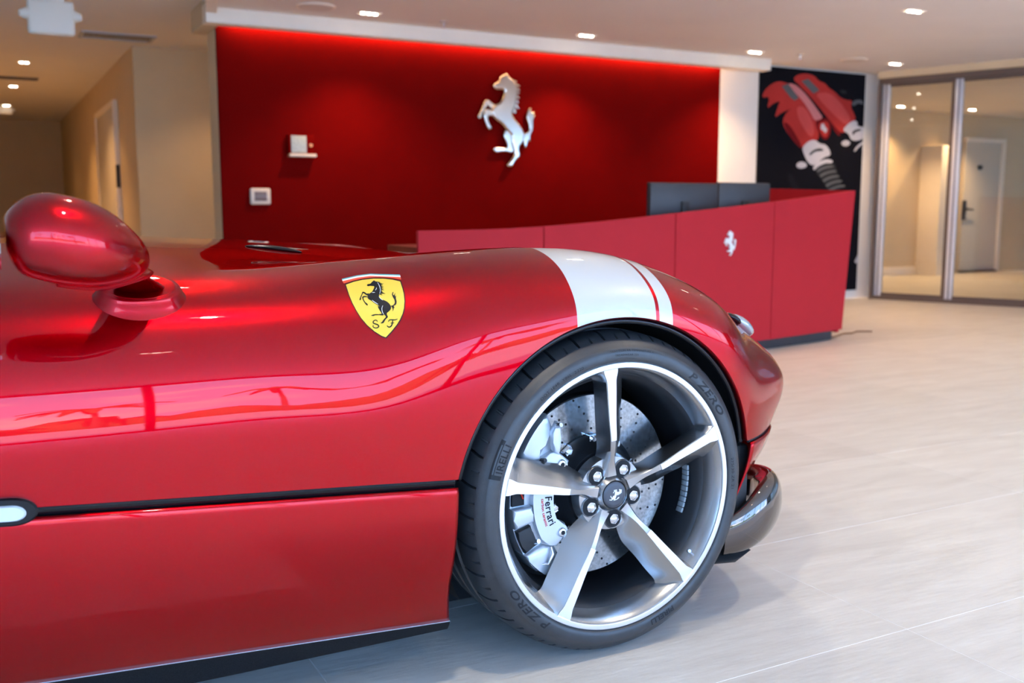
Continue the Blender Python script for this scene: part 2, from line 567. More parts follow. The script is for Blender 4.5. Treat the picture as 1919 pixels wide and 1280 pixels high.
# ---- room beyond the glass
struct(box('wall_far', (7.42, 8.55, 0), (16, 8.7, ZC), 'wall_cream'), 'tan wall of the room behind the glass')
struct(box('wall_far_side', (7.27, 6.25, 0), (7.42, 8.7, ZC), 'wall_cream'))
struct(box('wall_right', (15.9, -6.3, 0), (16.05, 8.7, ZC), 'wall_white'))
pc = on_y(1752, 500, 8.2)
struct(box('trim_4', (pc.x, 8.18, 0), (pc.x + 0.34, 8.55, 1.86), 'trim_white', bevel=0.004), 'white door surround behind the glass')
b0 = on_y(1664, 510, 8.5)
struct(box('baseboard_far', (9.6, 8.53, 0), (pc.x, 8.55, 0.12), 'trim_white', bevel=0.003), 'pale baseboard behind the glass')
x0, x1 = on_y(1797, 500, 8.5).x, on_y(1862, 500, 8.5).x
d2 = struct(box('door_2', (x0, 8.49, 0.03), (x1, 8.545, 1.96), 'door', bevel=0.005), 'cream door with dark lever seen through the glass')
box('door_frame', (x1, 8.47, 0), (x1 + .08, 8.549, 2.02), 'trim_white', d2, bevel=0.003)
box('door_frame', (x0, 8.47, 1.96), (x1, 8.549, 2.02), 'trim_white', d2, bevel=0.003)
box('threshold', (x0, 8.44, 0.001), (x1, 8.52, 0.03), 'dark_metal', d2, bevel=0.002)
lp = on_y(1807, 392, 8.47)
box('lever_plate', (lp.x - .035, 8.455, lp.z - .16), (lp.x + .035, 8.49, lp.z + .13), 'dark_metal', d2, bevel=0.008)
cylinder('lever_handle', (lp.x, 8.43, lp.z), (lp.x + .15, 8.43, lp.z - .01), 0.016, 0.013, 'dark_metal', d2, 12)
cylinder('lever_neck', (lp.x, 8.425, lp.z), (lp.x, 8.46, lp.z), 0.018, 0.018, 'dark_metal', d2, 12)
vp = on_y(1836, 314, 8.48)
cylinder('door_viewer', (vp.x, 8.45, vp.z), (vp.x, 8.49, vp.z), 0.035, 0.04, 'dark_metal', d2, 20)

# ---- glass partition: sliding leaves between a header and a floor track
G0 = Vector((7.30, 5.85, 0)); gd = Vector((0.385, -1.0, 0)).normalized()
GM = Matrix.Translation(G0) @ Matrix(((gd.x, -gd.y, 0, 0), (gd.y, gd.x, 0, 0), (0, 0, 1, 0), (0, 0, 0, 1)))
ZG = 2.235
struct(box('trim_5', (-0.075, -0.06, ZG), (13.0, 0.06, ZG + 0.055), 'bronze', xf=GM), 'dark bronze header above the glass doors')
struct(box('trim_6', (-0.075, -0.10, ZG + 0.055), (13.0, 0.10, ZC), 'wall_cream', xf=GM), 'tan ceiling strip above the glass doors')
struct(box('trim_7', (-0.075, -0.05, 0.001), (13.0, 0.05, 0.035), 'bronze', xf=GM), 'dark floor track of the glass doors')
struct(box('trim_8', (-0.075, -0.07, 0), (-0.050, 0.07, ZG), 'bronze', xf=GM), 'dark jamb where the glass doors start')
def leaf(a, b, off, label):
    t = empty('glass_door', GM @ Vector((a, off, 0.035)))
    tag(t, label, 'glass door', 'sliding glass doors on the right')
    inv = Matrix.Translation(-t.location)
    X = inv @ GM
    w = 0.075
    box('stile', (a, off - .022, 0.036), (a + w, off + .022, ZG - .001), 'alu', t, bevel=0.003, xf=X)
    box('stile_groove', (a + w * .42, off + .020, 0.04), (a + w * .62, off + .0235, ZG - .004), 'alu_groove', t, xf=X)
    box('stile_groove', (a + w * .42, off - .0235, 0.04), (a + w * .62, off - .020, ZG - .004), 'alu_groove', t, xf=X)
    box('stile', (b - .03, off - .018, 0.036), (b, off + .018, ZG - .001), 'bronze', t, xf=X)
    box('bottom_rail', (a + w, off - .018, 0.036), (b - .03, off + .018, 0.07), 'bronze', t, xf=X)
    box('top_rail', (a + w, off - .018, ZG - .03), (b - .03, off + .018, ZG - .001), 'bronze', t, xf=X)
    box('pane', (a + w, off - .004, 0.07), (b - .03, off + .004, ZG - .03), 'glass', t, xf=X)
leaf(-0.045, 0.675, 0.0, 'clear sliding glass door next to the white poster wall')
leaf(0.68, 1.50, 0.0, 'clear sliding glass door at the right, before the cream door')
leaf(1.505, 2.33, 0.0, 'clear sliding glass door nearest the window side, beyond the right edge')
w9 = struct(box('window_1', (2.34, -.004, 0.036), (12.9, .004, ZG - .001), 'glass', xf=GM), 'fixed glass of the partition')

# ---- shopfront behind the camera: daylight comes in here
YW = -6.2
struct(box('wall_front', (-7.0, YW - .08, 2.27), (16, YW + .02, ZC + .02), 'frame_dark'))
struct(box('baseboard_front', (-7.0, YW - .06, 0), (16, YW + .03, 0.09), 'frame_dark'))
for k, x in enumerate(np.arange(-7.0, 16.1, 2.3)):
    struct(box('trim_%d' % (20 + k), (x - .035, YW - .06, 0.09), (x + .035, YW + .02, 2.27), 'frame_dark'))

# ---- outside: forecourt and trees, seen only mirrored in the paint
struct(box('ground_outside', (-60, -70, -0.12), (60, YW - .09, -0.06), 'concrete'), 'sunlit forecourt outside')
def tree(x, y, h, r, label):
    t = empty('palm_tree', (x, y, -0.06))
    tag(t, label, 'tree', 'trees outside the shopfront')
    tube('trunk', [(0, 0, 0), (.1, .05, h * .5), (0.05, 0, h)], [.16, .13, .1], 'bark', t, 8)
    vv, ff = [], []
    for k in range(16):
        a = 2 * PI * k / 16 + random.random()
        up = random.uniform(0.2, 1.0)
        L = r * random.uniform(.8, 1.15)
        prev = None
        for s_ in range(6):
            q = s_ / 5
            p = Vector((math.cos(a) * L * q, math.sin(a) * L * q, h + up * q * r * .7 - 1.1 * q * q * r * .7))
            wv = Vector((-math.sin(a), math.cos(a), 0)) * (0.28 * r * math.sin(PI * (0.1 + .85 * q)) * .5)
            vv += [p + wv + Vector((0, 0, -.06 * r)), p + Vector((0, 0, .03)), p - wv + Vector((0, 0, -.06 * r))]
            if s_:
                b = len(vv)
                ff += [(b - 6, b - 5, b - 2, b - 3), (b - 5, b - 4, b - 1, b - 2)]
    mobj('fronds', vv, ff, 'leaf', t)
for k, (x, y, h, r) in enumerate([(-14, -30, 5.2, 2.4), (-8.5, -34, 4.2, 2.0), (-3.5, -31, 5.8, 2.2), (2.0, -36, 4.6, 2.3), (7.5, -30, 5.0, 2.0), (14, -33, 5.6, 2.5)]):
    tree(x, y, h, r, 'palm outside the shopfront, mirrored in the car flank')
def hedge(x, y, w, h):
    vv, ff = [], []
    n = 28
    for i in range(n):
        px = x + (i / (n - 1) - .5) * w
        hh = h * random.uniform(.6, 1.15)
        for (yy, zz) in ((-.8, 0), (-.9, hh * .7), (0, hh), (.9, hh * .7), (.8, 0)):
            vv.append((px, y + yy * random.uniform(.8, 1.2), zz - .06))
        if i:
            b = len(vv)
            ff += [(b - 10 + k, b - 9 + k, b - 4 + k, b - 5 + k) for k in range(4)]
    return mobj('hedge', vv, ff, 'leaf', None, 60)
tag(hedge(-12, -38, 30, 2.3), 'clipped green hedge outside, left of the forecourt', 'hedge', 'hedges outside')
tag(hedge(16, -39, 26, 2.0), 'clipped green hedge outside, right of the forecourt', 'hedge', 'hedges outside')

# ---- concealed LED strips
led = struct(box('trim_9', (0.55, 5.888, 2.33), (5.15, 5.915, 2.345), 'led'), 'warm LED strip hidden above the red wall')
led2 = struct(box('trim_10', (5.105, 5.992, 0.05), (5.118, 6.035, 2.33), 'led'), 'warm LED strip at the edge of the red wall')
def area(name, loc, rot, sx, sy, e, c):
    l = bpy.data.lights.new(name, 'AREA')
    l.shape = 'RECTANGLE'
    l.size, l.size_y = sx, sy
    l.energy = e
    l.color = c
    o = bpy.data.objects.new(name, l)
    o.location = loc
    o.rotation_euler = rot
    return link(o)
area('cove_light', (2.85, 5.915, 2.32), (R_(8), 0, 0), 4.6, 0.03, 14, (1.0, 0.60, 0.30))

# ---- downlights
def downlight(x, y, z, label, e=58, colr=(1.0, 0.87, 0.68), group='recessed ceiling downlights', rot=0.0, n=3):
    t = empty('ceiling_downlight', (x, y, z))
    t.rotation_euler = (0, 0, rot)
    tag(t, label, 'downlight', group)
    hw = .032 + .046 * (n - 1) / 2
    bm = bmesh.new()
    box_bm(bm, (-hw - .008, -.042, -.006), (hw + .008, -.032, .001)); box_bm(bm, (-hw - .008, .032, -.006), (hw + .008, .042, .001))
    box_bm(bm, (-hw - .008, -.032, -.006), (-hw, .032, .001)); box_bm(bm, (hw, -.032, -.006), (hw + .008, .032, .001))
    bm_obj('trim_frame', bm, 'trim_white', t)
    box('recess_plate', (-hw, -.032, -.0025), (hw, .032, -.0005), 'can', t)
    for k in range(n):
        cx = (k - (n - 1) / 2) * .046
        cylinder('lamp', (cx, 0, -.001), (cx, 0, -.012), .017, .015, 'bulb', t, 16)
    l = bpy.data.lights.new('downlight_beam', 'SPOT')
    l.energy = e
    l.color = colr
    l.spot_size = R_(115)
    l.spot_blend = 0.8
    l.shadow_soft_size = 0.03
    o = bpy.data.objects.new('downlight_beam', l)
    o.location = (0, 0, -0.03)
    link(o, t)
    return t
rowA = [(1.466, 5.43, 'triple ceiling downlight above the left half of the red wall'), (3.354, 5.47, 'triple ceiling downlight above the horse emblem, in front of the bulkhead'),
        (5.163, 5.48, 'triple ceiling downlight just left of the engine poster'), (6.864, 5.39, 'triple ceiling downlight by the corner of poster wall and glass')]
for x, y, lb in rowA:
    downlight(x, y, ZC, lb, e=75, colr=(1.0, 0.64, 0.34))
downlight(4.895, 3.51, ZC, 'triple ceiling downlight at the top right, nearest the camera', e=64, colr=(1.0, 0.68, 0.40))
for y in (3.51, 1.55, -0.40, -2.40):
    for x in (6.7, 4.9, 3.1, 1.3, -0.5):
        if y == 3.51 and x in (4.9,): continue
        if x == -0.5 and y > 1.6: continue
        if x == 6.7 and y < 0: continue
        downlight(x, y, ZC if x > 0 or y < 0 else ZC, 'triple ceiling downlight outside the picture, mirrored in the paint', e=64 if y > 1.6 else 56, colr=(1.0, 0.68, 0.40) if y > 1.6 else (1.0, 0.87, 0.68))
for k, (px, py) in enumerate([(45, 116), (25, 161), (12, 197), (4, 226)]):
    p = on_z(px, py, ZH)
    downlight(p.x, p.y, ZH, ['nearest corridor ceiling downlight, beside the slot vent', 'second corridor ceiling downlight, beyond the slot vent', 'third corridor ceiling downlight, before the far emergency light', 'farthest corridor ceiling downlight'][k], e=[95, 75, 14, 4][k], colr=(1.0, 0.54, 0.21), group='corridor downlights', n=2)
downlight(0.92, 7.4, ZH, 'corridor ceiling downlight hidden behind the end of the red wall', e=40, colr=(1.0, 0.60, 0.28), group='corridor downlights', n=2)
for k, (px, py) in enumerate([(1688, 199), (1822, 205), (1786, 148)]):
    p = on_z(px, py, ZC)
    if p.y > 8.4: p.y = 8.2
    downlight(p.x, p.y, ZC, ['downlight behind the left glass door', 'downlight behind the right glass door, above the cream door', 'downlight seen at the top right of the left glass door'][k], e=130, colr=(1.0, 0.64, 0.32), group='downlights behind the glass', n=3)

# ---- ceiling speakers, sprinklers, vents, emergency lights
def disc(name, px, py, r, z, label, cat):
    p = on_z(px, py, z)
    t = empty(name, (p.x, p.y, z))
    tag(t, label, cat)
    rings = [cyl_pts((0, 0, 0), (0, 0, 1), r, 40), cyl_pts((0, 0, -.006), (0, 0, 1), r, 40), cyl_pts((0, 0, -.008), (0, 0, 1), r * .9, 40)]
    loft_rings('rim', rings, 'trim_white', t)
    cylinder('grille', (0, 0, -.0075), (0, 0, -.011), r * .86, r * .85, 'plastic_white', t, 40)
disc('ceiling_speaker', 592, 12, 0.14, ZC, 'round white ceiling speaker left of the first downlight', 'speaker')
disc('ceiling_speaker', 1600, 112, 0.13, ZC, 'round white ceiling speaker above the engine poster', 'speaker')
def sprinkler(px, py, label):
    p = on_z(px, py, ZC)
    t = empty('sprinkler', (p.x, p.y, ZC)); tag(t, label, 'sprinkler', 'ceiling sprinklers')
    cylinder('escutcheon', (0, 0, 0), (0, 0, -.008), .035, .03, 'plastic_white', t, 20)
    cylinder('stem', (0, 0, -.006), (0, 0, -.04), .009, .007, 'steel', t, 10)
    cylinder('deflector', (0, 0, -.038), (0, 0, -.043), .02, .02, 'steel', t, 14)
sprinkler(832, 40, 'small ceiling sprinkler between the two left downlights')
sprinkler(1500, 102, 'small ceiling sprinkler above the left edge of the poster')
# return air vent in the corridor ceiling
p = on_z(220, 68, ZH)
t = empty('ceiling_vent', (p.x, p.y, ZH)); tag(t, 'large rectangular ceiling vent with dark slots by the emergency light', 'vent')
bm = bmesh.new()
for lo, hi in (((-.30, -.17, -.012), (.30, -.14, .0)), ((-.30, .14, -.012), (.30, .17, 0)), ((-.30, -.14, -.012), (-.27, .14, 0)), ((.27, -.14, -.012), (.30, .14, 0))):
    box_bm(bm, lo, hi)
bm_obj('frame', bm, 'vent_metal', t)
box('duct_opening', (-.27, -.14, -.004), (.27, .14, -.001), 'vent_dark', t)
for k in range(5):
    yy = -.112 + k * .056
    box('louvre', (-.268, yy - .006, -.0075), (.268, yy + .004, -.0055), 'wall_cream', t)
p = on_z(35, 146, ZH)
t = empty('slot_vent', (p.x, p.y, ZH)); tag(t, 'narrow dark slot vent in the corridor ceiling', 'vent')
box('frame', (-.20, -.09, -.008), (.20, .09, 0.0), 'vent_dark', t, bevel=.003)
for k in range(3):
    box('louvre', (-.19, -.06 + k * .06 - .012, -.014), (.19, -.06 + k * .06 + .012, -.007), 'bronze', t)
def emergency(px0, px1, py0, py1, y, label):
    a, b = on_y(px0, py1, y), on_y(px1, py0, y)
    cx, w, hgt = (a.x + b.x) / 2, (b.x - a.x), (b.z - a.z)
    t = empty('emergency_light', (cx, y, ZH)); tag(t, label, 'emergency light', 'emergency lights in the corridor')
    zc = (a.z + b.z) / 2 - ZH
    box('housing', (-w * .38, -.03, zc - hgt / 2), (w * .38, .03, zc + hgt / 2), 'plastic_white', t, bevel=min(.02, hgt * .12), seg=3)
    box('canopy', (-w * .22, -.035, zc + hgt / 2 - .01), (w * .22, .035, 0), 'plastic_white', t, bevel=.004)
    for s in (-1, 1):
        cylinder('lamp_head', (s * w * .36, 0, zc + hgt * .08), (s * w * .5, -.01, zc + hgt * .06), hgt * .2, hgt * .1, 'plastic_white', t, 16)
emergency(38, 152, 6, 62, 4.9, 'white emergency light unit hanging at the top left')
emergency(-22, 29, 200, 213, 14.6, 'far emergency light unit down the corridor')

# ---- things on the red wall
YR = 5.95
p = on_y(487, 368, YR)
t = empty('thermostat', (p.x, YR, p.z)); tag(t, 'small square white thermostat with brown screen on red wall', 'thermostat')
box('body', (-.078, -.028, -.062), (.078, -.0005, .062), 'plastic_white', t, bevel=.014, seg=3)
box('screen', (-.046, -.031, -.034), (.046, -.027, .034), 'plastic_screen', t, bevel=.002)
p = on_y(563, 272, YR)
t = empty('alarm_keypad', (p.x, YR, p.z)); tag(t, 'red-sided alarm box with grey screen and pale ledge', 'keypad')
box('housing', (-.105, -.045, -.07), (.095, -.0005, .075), 'wall_red', t, bevel=.006)
box('screen', (-.085, -.05, -.062), (.035, -.044, .068), 'panel_screen', t, bevel=.003)
box('ledge', (-.105, -.075, -.092), (.105, -.0005, -.068), 'plastic_white', t, bevel=.006)
cylinder('call_lamp', (.068, -.058, -.002), (.068, -.044, -.002), .012, .014, 'brass', t, 16)

# prancing horse outline, traced once on an 830 x 1280 grid
HORSE = {
 'body': [(250,195),(262,170),(300,152),(335,130),(330,92),(355,66),(392,52),(412,30),(432,50),(452,78),(492,104),(528,150),(546,240),(546,340),(528,440),(500,500),(484,545),(508,600),(560,655),(612,718),(642,775),(652,825),(645,872),(622,920),(588,958),(578,1000),(585,1040),(594,1075),(582,1106),(548,1132),(518,1176),(492,1232),(420,1228),(436,1194),(474,1150),(506,1106),(522,1070),(512,1010),(488,940),(482,870),(486,818),(450,785),(410,738),(370,694),(330,660),(290,640),(252,596),(228,545),(240,470),(275,440),(320,420),(362,370),(386,300),(392,240),(340,238),(290,243),(256,224)],
 'hind_leg': [(405,745),(386,830),(410,892),(438,942),(442,984),(400,994),(340,990),(292,984),(255,1000),(258,1030),(300,1052),(362,1036),(440,1036),(490,1052),(514,1030),(506,980),(500,900),(500,800)],
 'fore_leg_low': [(262,530),(232,522),(186,498),(150,504),(130,540),(130,600),(144,660),(165,724),(190,762),(232,744),(214,708),(186,660),(176,622),(190,580),(232,588),(280,610)],
 'fore_leg_high': [(292,436),(240,424),(204,384),(170,378),(136,408),(114,470),(90,534),(58,586),(60,622),(100,624),(106,572),(132,530),(160,484),(182,446),(204,470),(240,520),(280,530)],
 'tail': [(640,800),(700,782),(728,750),(728,700),(710,640),(690,565),(706,490),(756,440),(744,500),(770,520),(790,486),(776,560),(804,548),(776,610),(780,690),(768,765),(738,806),(742,900),(716,868),(684,984),(664,968),(650,880)],
 'mane': [(500,105),(565,115),(535,140),(612,178),(545,185),(612,235),(550,235),(605,275),(552,280),(604,340),(550,330),(596,400),(548,385),(592,480),(540,440),(552,535),(490,520),(510,440),(520,300)],
}
def smooth_poly(p, it=1):
    p = [np.array(q, float) for q in p]
    for _ in range(it):
        r = []
        for i in range(len(p)):
            a, b = p[i], p[(i + 1) % len(p)]
            r += [a * .75 + b * .25, a * .25 + b * .75]
        p = r
    return p
def curve_mesh(polys, depth, bevel, offset=0.0):
    """flat outlines -> rounded relief; x, y in plane, z is the relief"""
    V, F = [], []
    for pl in polys:
        cu = bpy.data.curves.new('outline', 'CURVE')
        cu.dimensions = '2D'
        cu.fill_mode = 'BOTH'
        cu.extrude = depth
        cu.bevel_depth = bevel
        cu.bevel_resolution = 3
        cu.offset = offset
        s = cu.splines.new('POLY')
        s.points.add(len(pl) - 1)
        for i, q in enumerate(pl):
            s.points[i].co = (q[0], q[1], 0, 1)
        s.use_cyclic_u = True
        ob = bpy.data.objects.new('outline', cu)
        col.objects.link(ob)
        bpy.context.view_layer.update()
        dg = bpy.context.evaluated_depsgraph_get()
        me = bpy.data.meshes.new_from_object(ob.evaluated_get(dg))
        b = len(V)
        V += [tuple(v.co) for v in me.vertices]
        F += [tuple(i + b for i in pp.vertices) for pp in me.polygons]
        bpy.data.objects.remove(ob, do_unlink=True)
        bpy.data.curves.remove(cu)
        bpy.data.meshes.remove(me)
    return V, F
def horse_polys(w, h, it=1):
    out = {}
    for k, p in HORSE.items():
        q = [((x - 430) / 750 * w, (640 - y) / 1215 * h) for x, y in p]
        out[k] = smooth_poly(q, 0 if k == 'mane' else it)
    return out
# wall emblem: each limb is a rounded casting
hc = on_y(946.5, 227.5, YR)
t = empty('horse_emblem', (hc.x + .0, YR, hc.z)); tag(t, 'large polished steel rearing horse emblem on the red wall', 'emblem')
dep = {'body': .022, 'hind_leg': .012, 'fore_leg_low': .020, 'fore_leg_high': .012, 'tail': .012, 'mane': .014}
for k, p in horse_polys(.546, .775).items():
    bv = {'body': .017, 'mane': .003}.get(k, .010)
    v, f = curve_mesh([p], dep[k] * .4, bv, -bv * .75)
    v = [(a, -.020 - dep[k] * .5 - c, b) for a, b, c in v]
    mobj(k, v, f, 'emblem', t, 60)

# ---- engine poster
YP = 6.05
pl, pr = on_y(1423, 122, YP - .02), on_y(1623, 137, YP - .02)
pt = empty('engine_poster', (5.725, YP, .09)); tag(pt, 'tall black poster of a red engine with silver pipes', 'poster')
PO = Vector((5.725, YP, .09))
box('panel', (0, -.02, 0), (pr.x - 5.725, -.0005, 2.345 - .09), 'poster', pt)
def pm(name, color, r=.5):
    if name not in M: M[name] = pmat(name, color, rough=.8, spec=.06, noise=.12, nscale=3)
    return name
def pshape(name, pts, mat, lay, it=1):
    pts = [on_y(1415 + x / 5.019, 115 + y / 5.019, YP - .0205) - PO for x, y in pts]
    q = smooth_poly([(a.x, a.z) for a in pts], it)
    q = [(min(max(a, .003), pr.x - 5.728), b) for a, b in q]
    v, f = curve_mesh([q], 0.0, 0.0)
    yy = -.0203 - .0004 * lay
    mobj(name, [(a, yy, b) for a, b, c in v], f, mat, pt)
pm('print_red', (.42, .035, .03)); pm('print_red_light', (.55, .075, .07)); pm('print_red_dark', (.15, .008, .01)); pm('print_silver', (.50, .49, .52)); pm('print_grey', (.11, .115, .12)); pm('print_charcoal', (.025, .027, .03)); pm('print_pink', (.58, .20, .20)); pm('print_blackish', (.010, .010, .014))
pshape('print_hose', [(560,960),(740,940),(770,1040),(820,1180),(700,1230),(640,1130),(560,1030)], 'print_charcoal', 1)
for k in range(5):
    b = 985 + 46 * k; a = 575 + 28 * k
    pshape('print_hose_rib', [(a,b+40),(a+60,b+8),(a+130,b-8),(a+168,b),(a+150,b+12),(a+100,b+18),(a+50,b+36),(a+16,b+60)], 'print_grey', 2)
pshape('print_manifold_rear', [(355,165),(400,125),(480,112),(560,135),(600,185),(660,205),(690,250),(750,285),(800,340),(860,365),(915,368),(900,430),(930,490),(950,545),(880,610),(820,690),(740,600),(640,480),(520,330),(420,230)], 'print_red', 1)
pshape('print_manifold_rear_light', [(560,300),(700,290),(800,380),(880,500),(900,560),(850,600),(760,520),(640,400)], 'print_red_light', 2)
pshape('print_manifold_shadow', [(390,200),(480,300),(600,430),(740,600),(815,690),(770,700),(690,540),(560,380),(440,250)], 'print_red_dark', 2)
pshape('print_manifold_front', [(150,215),(220,185),(290,200),(350,230),(440,300),(520,420),(570,540),(600,690),(590,745),(520,740),(440,830),(360,750),(280,640),(255,560),(300,470),(360,440),(250,480),(180,540),(215,420),(240,370),(170,395),(110,450),(140,330),(60,345),(90,270)], 'print_red', 3)
pshape('print_manifold_front_light', [(390,420),(470,430),(540,560),(560,680),(520,720),(450,620),(400,520)], 'print_red_light', 4)
pshape('print_manifold_front_shade', [(265,560),(330,600),(400,720),(440,800),(430,825),(350,740),(285,640)], 'print_red_dark', 4)
pshape('print_stripe', [(280,215),(360,205),(450,280),(540,390),(610,490),(640,535),(560,565),(520,480),(440,360),(360,280)], 'print_pink', 5)
pshape('print_plate', [(250,235),(310,210),(410,345),(370,370),(330,340)], 'print_grey', 6, 0)
pshape('print_plate', [(435,185),(500,165),(605,270),(550,305)], 'print_grey', 3, 0)
pshape('print_shield', [(560,570),(600,545),(690,530),(715,600),(705,700),(660,748),(600,690)], 'print_red_dark', 6)
pshape('print_shield_field', [(590,580),(680,560),(695,610),(685,690),(655,720),(615,670)], 'print_red', 7)
pshape('print_shield_horse', [(620,590),(640,580),(660,620),(680,640),(660,680),(640,650),(615,640)], 'print_silver', 8)
pshape('print_collar', [(440,810),(500,750),(560,735),(610,775),(660,780),(700,830),(712,885),(640,905),(560,985),(500,960),(460,880)], 'print_silver', 5)
pshape('print_collar_shadow', [(505,870),(560,825),(620,815),(650,840),(610,845),(560,850),(515,890)], 'print_charcoal', 6)
pshape('print_collar_ring', [(545,990),(600,940),(680,915),(735,935),(720,960),(660,955),(590,990),(550,1030)], 'print_silver', 5)
pshape('print_bolt', [(385,965),(430,940),(480,955),(490,990),(440,1010),(395,1000)], 'print_silver', 3)
pshape('print_collar_rear', [(820,650),(870,590),(930,552),(965,570),(960,610),(1040,620),(1030,720),(960,750),(900,740),(880,680)], 'print_silver', 3)
pshape('print_collar_shadow', [(910,690),(920,650),(990,630),(1000,650),(940,668),(930,690)], 'print_charcoal', 4)
pshape('print_bolt', [(805,765),(850,735),(900,760),(880,795),(830,800)], 'print_silver', 3)
pshape('print_collar_ring', [(925,845),(960,790),(1040,740),(1040,770),(980,800),(940,850)], 'print_silver', 3)
pshape('print_lug', [(905,390),(950,360),(1010,365),(1020,410),(970,390),(925,425)], 'print_grey', 2)
pshape('print_lug', [(790,265),(850,270),(870,300),(820,310)], 'print_charcoal', 2)
pshape('print_pipe', [(300,1060),(340,1050),(420,1200),(460,1270),(400,1280),(330,1160)], 'print_blackish', 2)
pshape('print_pipe', [(930,1870),(1010,1800),(1080,1760),(1080,1800),(1010,1850),(950,1910)], 'print_silver', 2)

# ---- reception desk: curved row of red panels on a dark plinth
DP = [(4.46, 3.575, 1.078), (3.52, 3.38, 0.993), (2.61, 3.25, 0.917), (1.65, 3.19, 0.846), (0.90, 3.22, 0.828)]
ds = Spline(range(5), DP)
desk = empty('reception_desk', (3.0, 3.4, 0))
tag(desk, 'curved red reception desk rising to the right with a small horse emblem', 'reception desk')
def dl(p): return (p[0] - 3.0, p[1] - 3.4, p[2])
def desk_nrm(q):
    a, b = ds(max(0, q - .02)), ds(min(4, q + .02))
    d = np.array([b[0] - a[0], b[1] - a[1]]); d /= np.linalg.norm(d)
    return np.array([-d[1], d[0]])        # may point either way
def desk_point(q, back, zf):
    p = ds(q)
    n = desk_nrm(q)
    if n[1] < 0: n = -n
    top = p[2]
    z = 0.075 + (top - 0.075) * zf
    lean = 0.0
    ex = 0.0
    if q < 0.999:          # the right end leans outwards
        ex = -0.075 * (1 - zf) * (1 - q)
    return np.array([p[0] + n[0] * back + ex, p[1] + n[1] * back, z])
for k in range(4):
    qa, qb = k + (.004 if k else 0), k + 1 - .004
    v, f = [], []
    ns = 12
    for i in range(ns + 1):
        q = qa + (qb - qa) * i / ns
        for (bk, zf) in ((0, 0), (0, 1), (.03, 1), (.03, 0)):
            v.append(dl(desk_point(q, bk, zf)))
    for i in range(ns):
        for j in range(4):
            f.append((i * 4 + j, i * 4 + (j + 1) % 4, (i + 1) * 4 + (j + 1) % 4, (i + 1) * 4 + j))
    f += [(0, 1, 2, 3), (ns * 4, ns * 4 + 3, ns * 4 + 2, ns * 4 + 1)]
    mobj('front_panel', v, f, 'desk_red', desk, 40)
def desk_band(name, q0, q1, b0, b1, z0, z1, mat):
    v, f = [], []
    ns = 36
    for i in range(ns + 1):
        q = q0 + (q1 - q0) * i / ns
        a, b = desk_point(q, b0, 0), desk_point(q, b1, 0)
        for p, z in ((a, z0), (a, z1), (b, z1), (b, z0)):
            v.append(dl((p[0], p[1], z)))
    for i in range(ns):
        for j in range(4):
            f.append((i * 4 + j, i * 4 + (j + 1) % 4, (i + 1) * 4 + (j + 1) % 4, (i + 1) * 4 + j))
    f += [(0, 1, 2, 3), (ns * 4, ns * 4 + 3, ns * 4 + 2, ns * 4 + 1)]
    mobj(name, v, f, mat, desk, 40)
desk_band('plinth', 0.06, 3.95, .05, .12, 0.001, 0.075, 'desk_dark')
desk_band('worktop', 0.06, 3.95, .032, .66, 0.70, 0.735, 'worktop')
desk_band('inner_carcass', 0.06, 3.95, .60, .64, 0.001, 0.70, 'desk_red')
desk_band('modesty_panel', 0.03, 3.97, .031, .045, 0.075, 0.70, 'desk_dark')
# right wing running back from the corner
wv = []
for (x, y, zt) in ((4.46, 3.605, 1.078), (4.56, 4.65, 1.115)):
    wv += [dl((x - .075, y, .05)), dl((x, y, zt)), dl((x - .03, y, zt)), dl((x - .105, y, .05))]
mobj('side_panel', wv, [(0, 1, 2, 3), (4, 7, 6, 5)] + [(j, (j + 1) % 4, 4 + (j + 1) % 4, 4 + j) for j in range(4)], 'desk_red', desk)
wv = []
for (x, y) in ((4.56, 4.65), (4.15, 4.64)):
    wv += [dl((x, y, .05)), dl((x, y, 1.115)), dl((x, y + .03, 1.115)), dl((x, y + .03, .05))]
mobj('rear_panel', wv, [(0, 1, 2, 3), (4, 7, 6, 5)] + [(j, (j + 1) % 4, 4 + (j + 1) % 4, 4 + j) for j in range(4)], 'worktop', desk)
# small emblem on the desk
c1 = on_y(1364, 456, 3.315)
qe = 1 + (3.52 - c1.x) / (3.52 - 2.61)
nn = desk_nrm(qe); nn = nn if nn[1] > 0 else -nn
tt = np.array([-nn[1], nn[0]]); tt = tt if tt[0] > 0 else -tt
base = ds(qe)
v, f = curve_mesh(list(horse_polys(.105, .158).values()), .003, .0015)
v = [dl((base[0] + tt[0] * a - nn[0] * (.006 + c), base[1] + tt[1] * a - nn[1] * (.006 + c), c1.z + b)) for a, b, c in v]
o = mobj('horse_emblem', v, f, 'white_print', desk, 60)
o['label'] = 'small pale horse emblem'

# ---- monitors on the desk
def monitor(px0, px1, label, y, turn):
    a, b = on_y(px0, 342, y), on_y(px1, 342, y)
    w = b.x - a.x
    t = empty('computer_monitor', ((a.x + b.x) / 2, y + .06, .735)); tag(t, label, 'monitor', 'monitors on the reception desk')
    t.rotation_euler = (0, 0, turn)
    zt = a.z - .735
    box('back_shell', (-w / 2 + .002, -.02, zt - .335), (w / 2 - .002, .01, zt), 'screen', t, bevel=.008)
    box('bezel', (-w / 2, .008, zt - .337), (w / 2, .022, zt + .003), 'screen_edge', t, bevel=.003)
    box('screen_face', (-w / 2 + .012, .0215, zt - .325), (w / 2 - .012, .0235, zt - .008), 'black_gloss', t)
    box('stand', (-.03, -.035, .012), (.03, -.015, zt - .12), 'screen_edge', t, bevel=.004)
    box('foot', (-.11, -.09, .0005), (.11, .09, .014), 'screen_edge', t, bevel=.004)
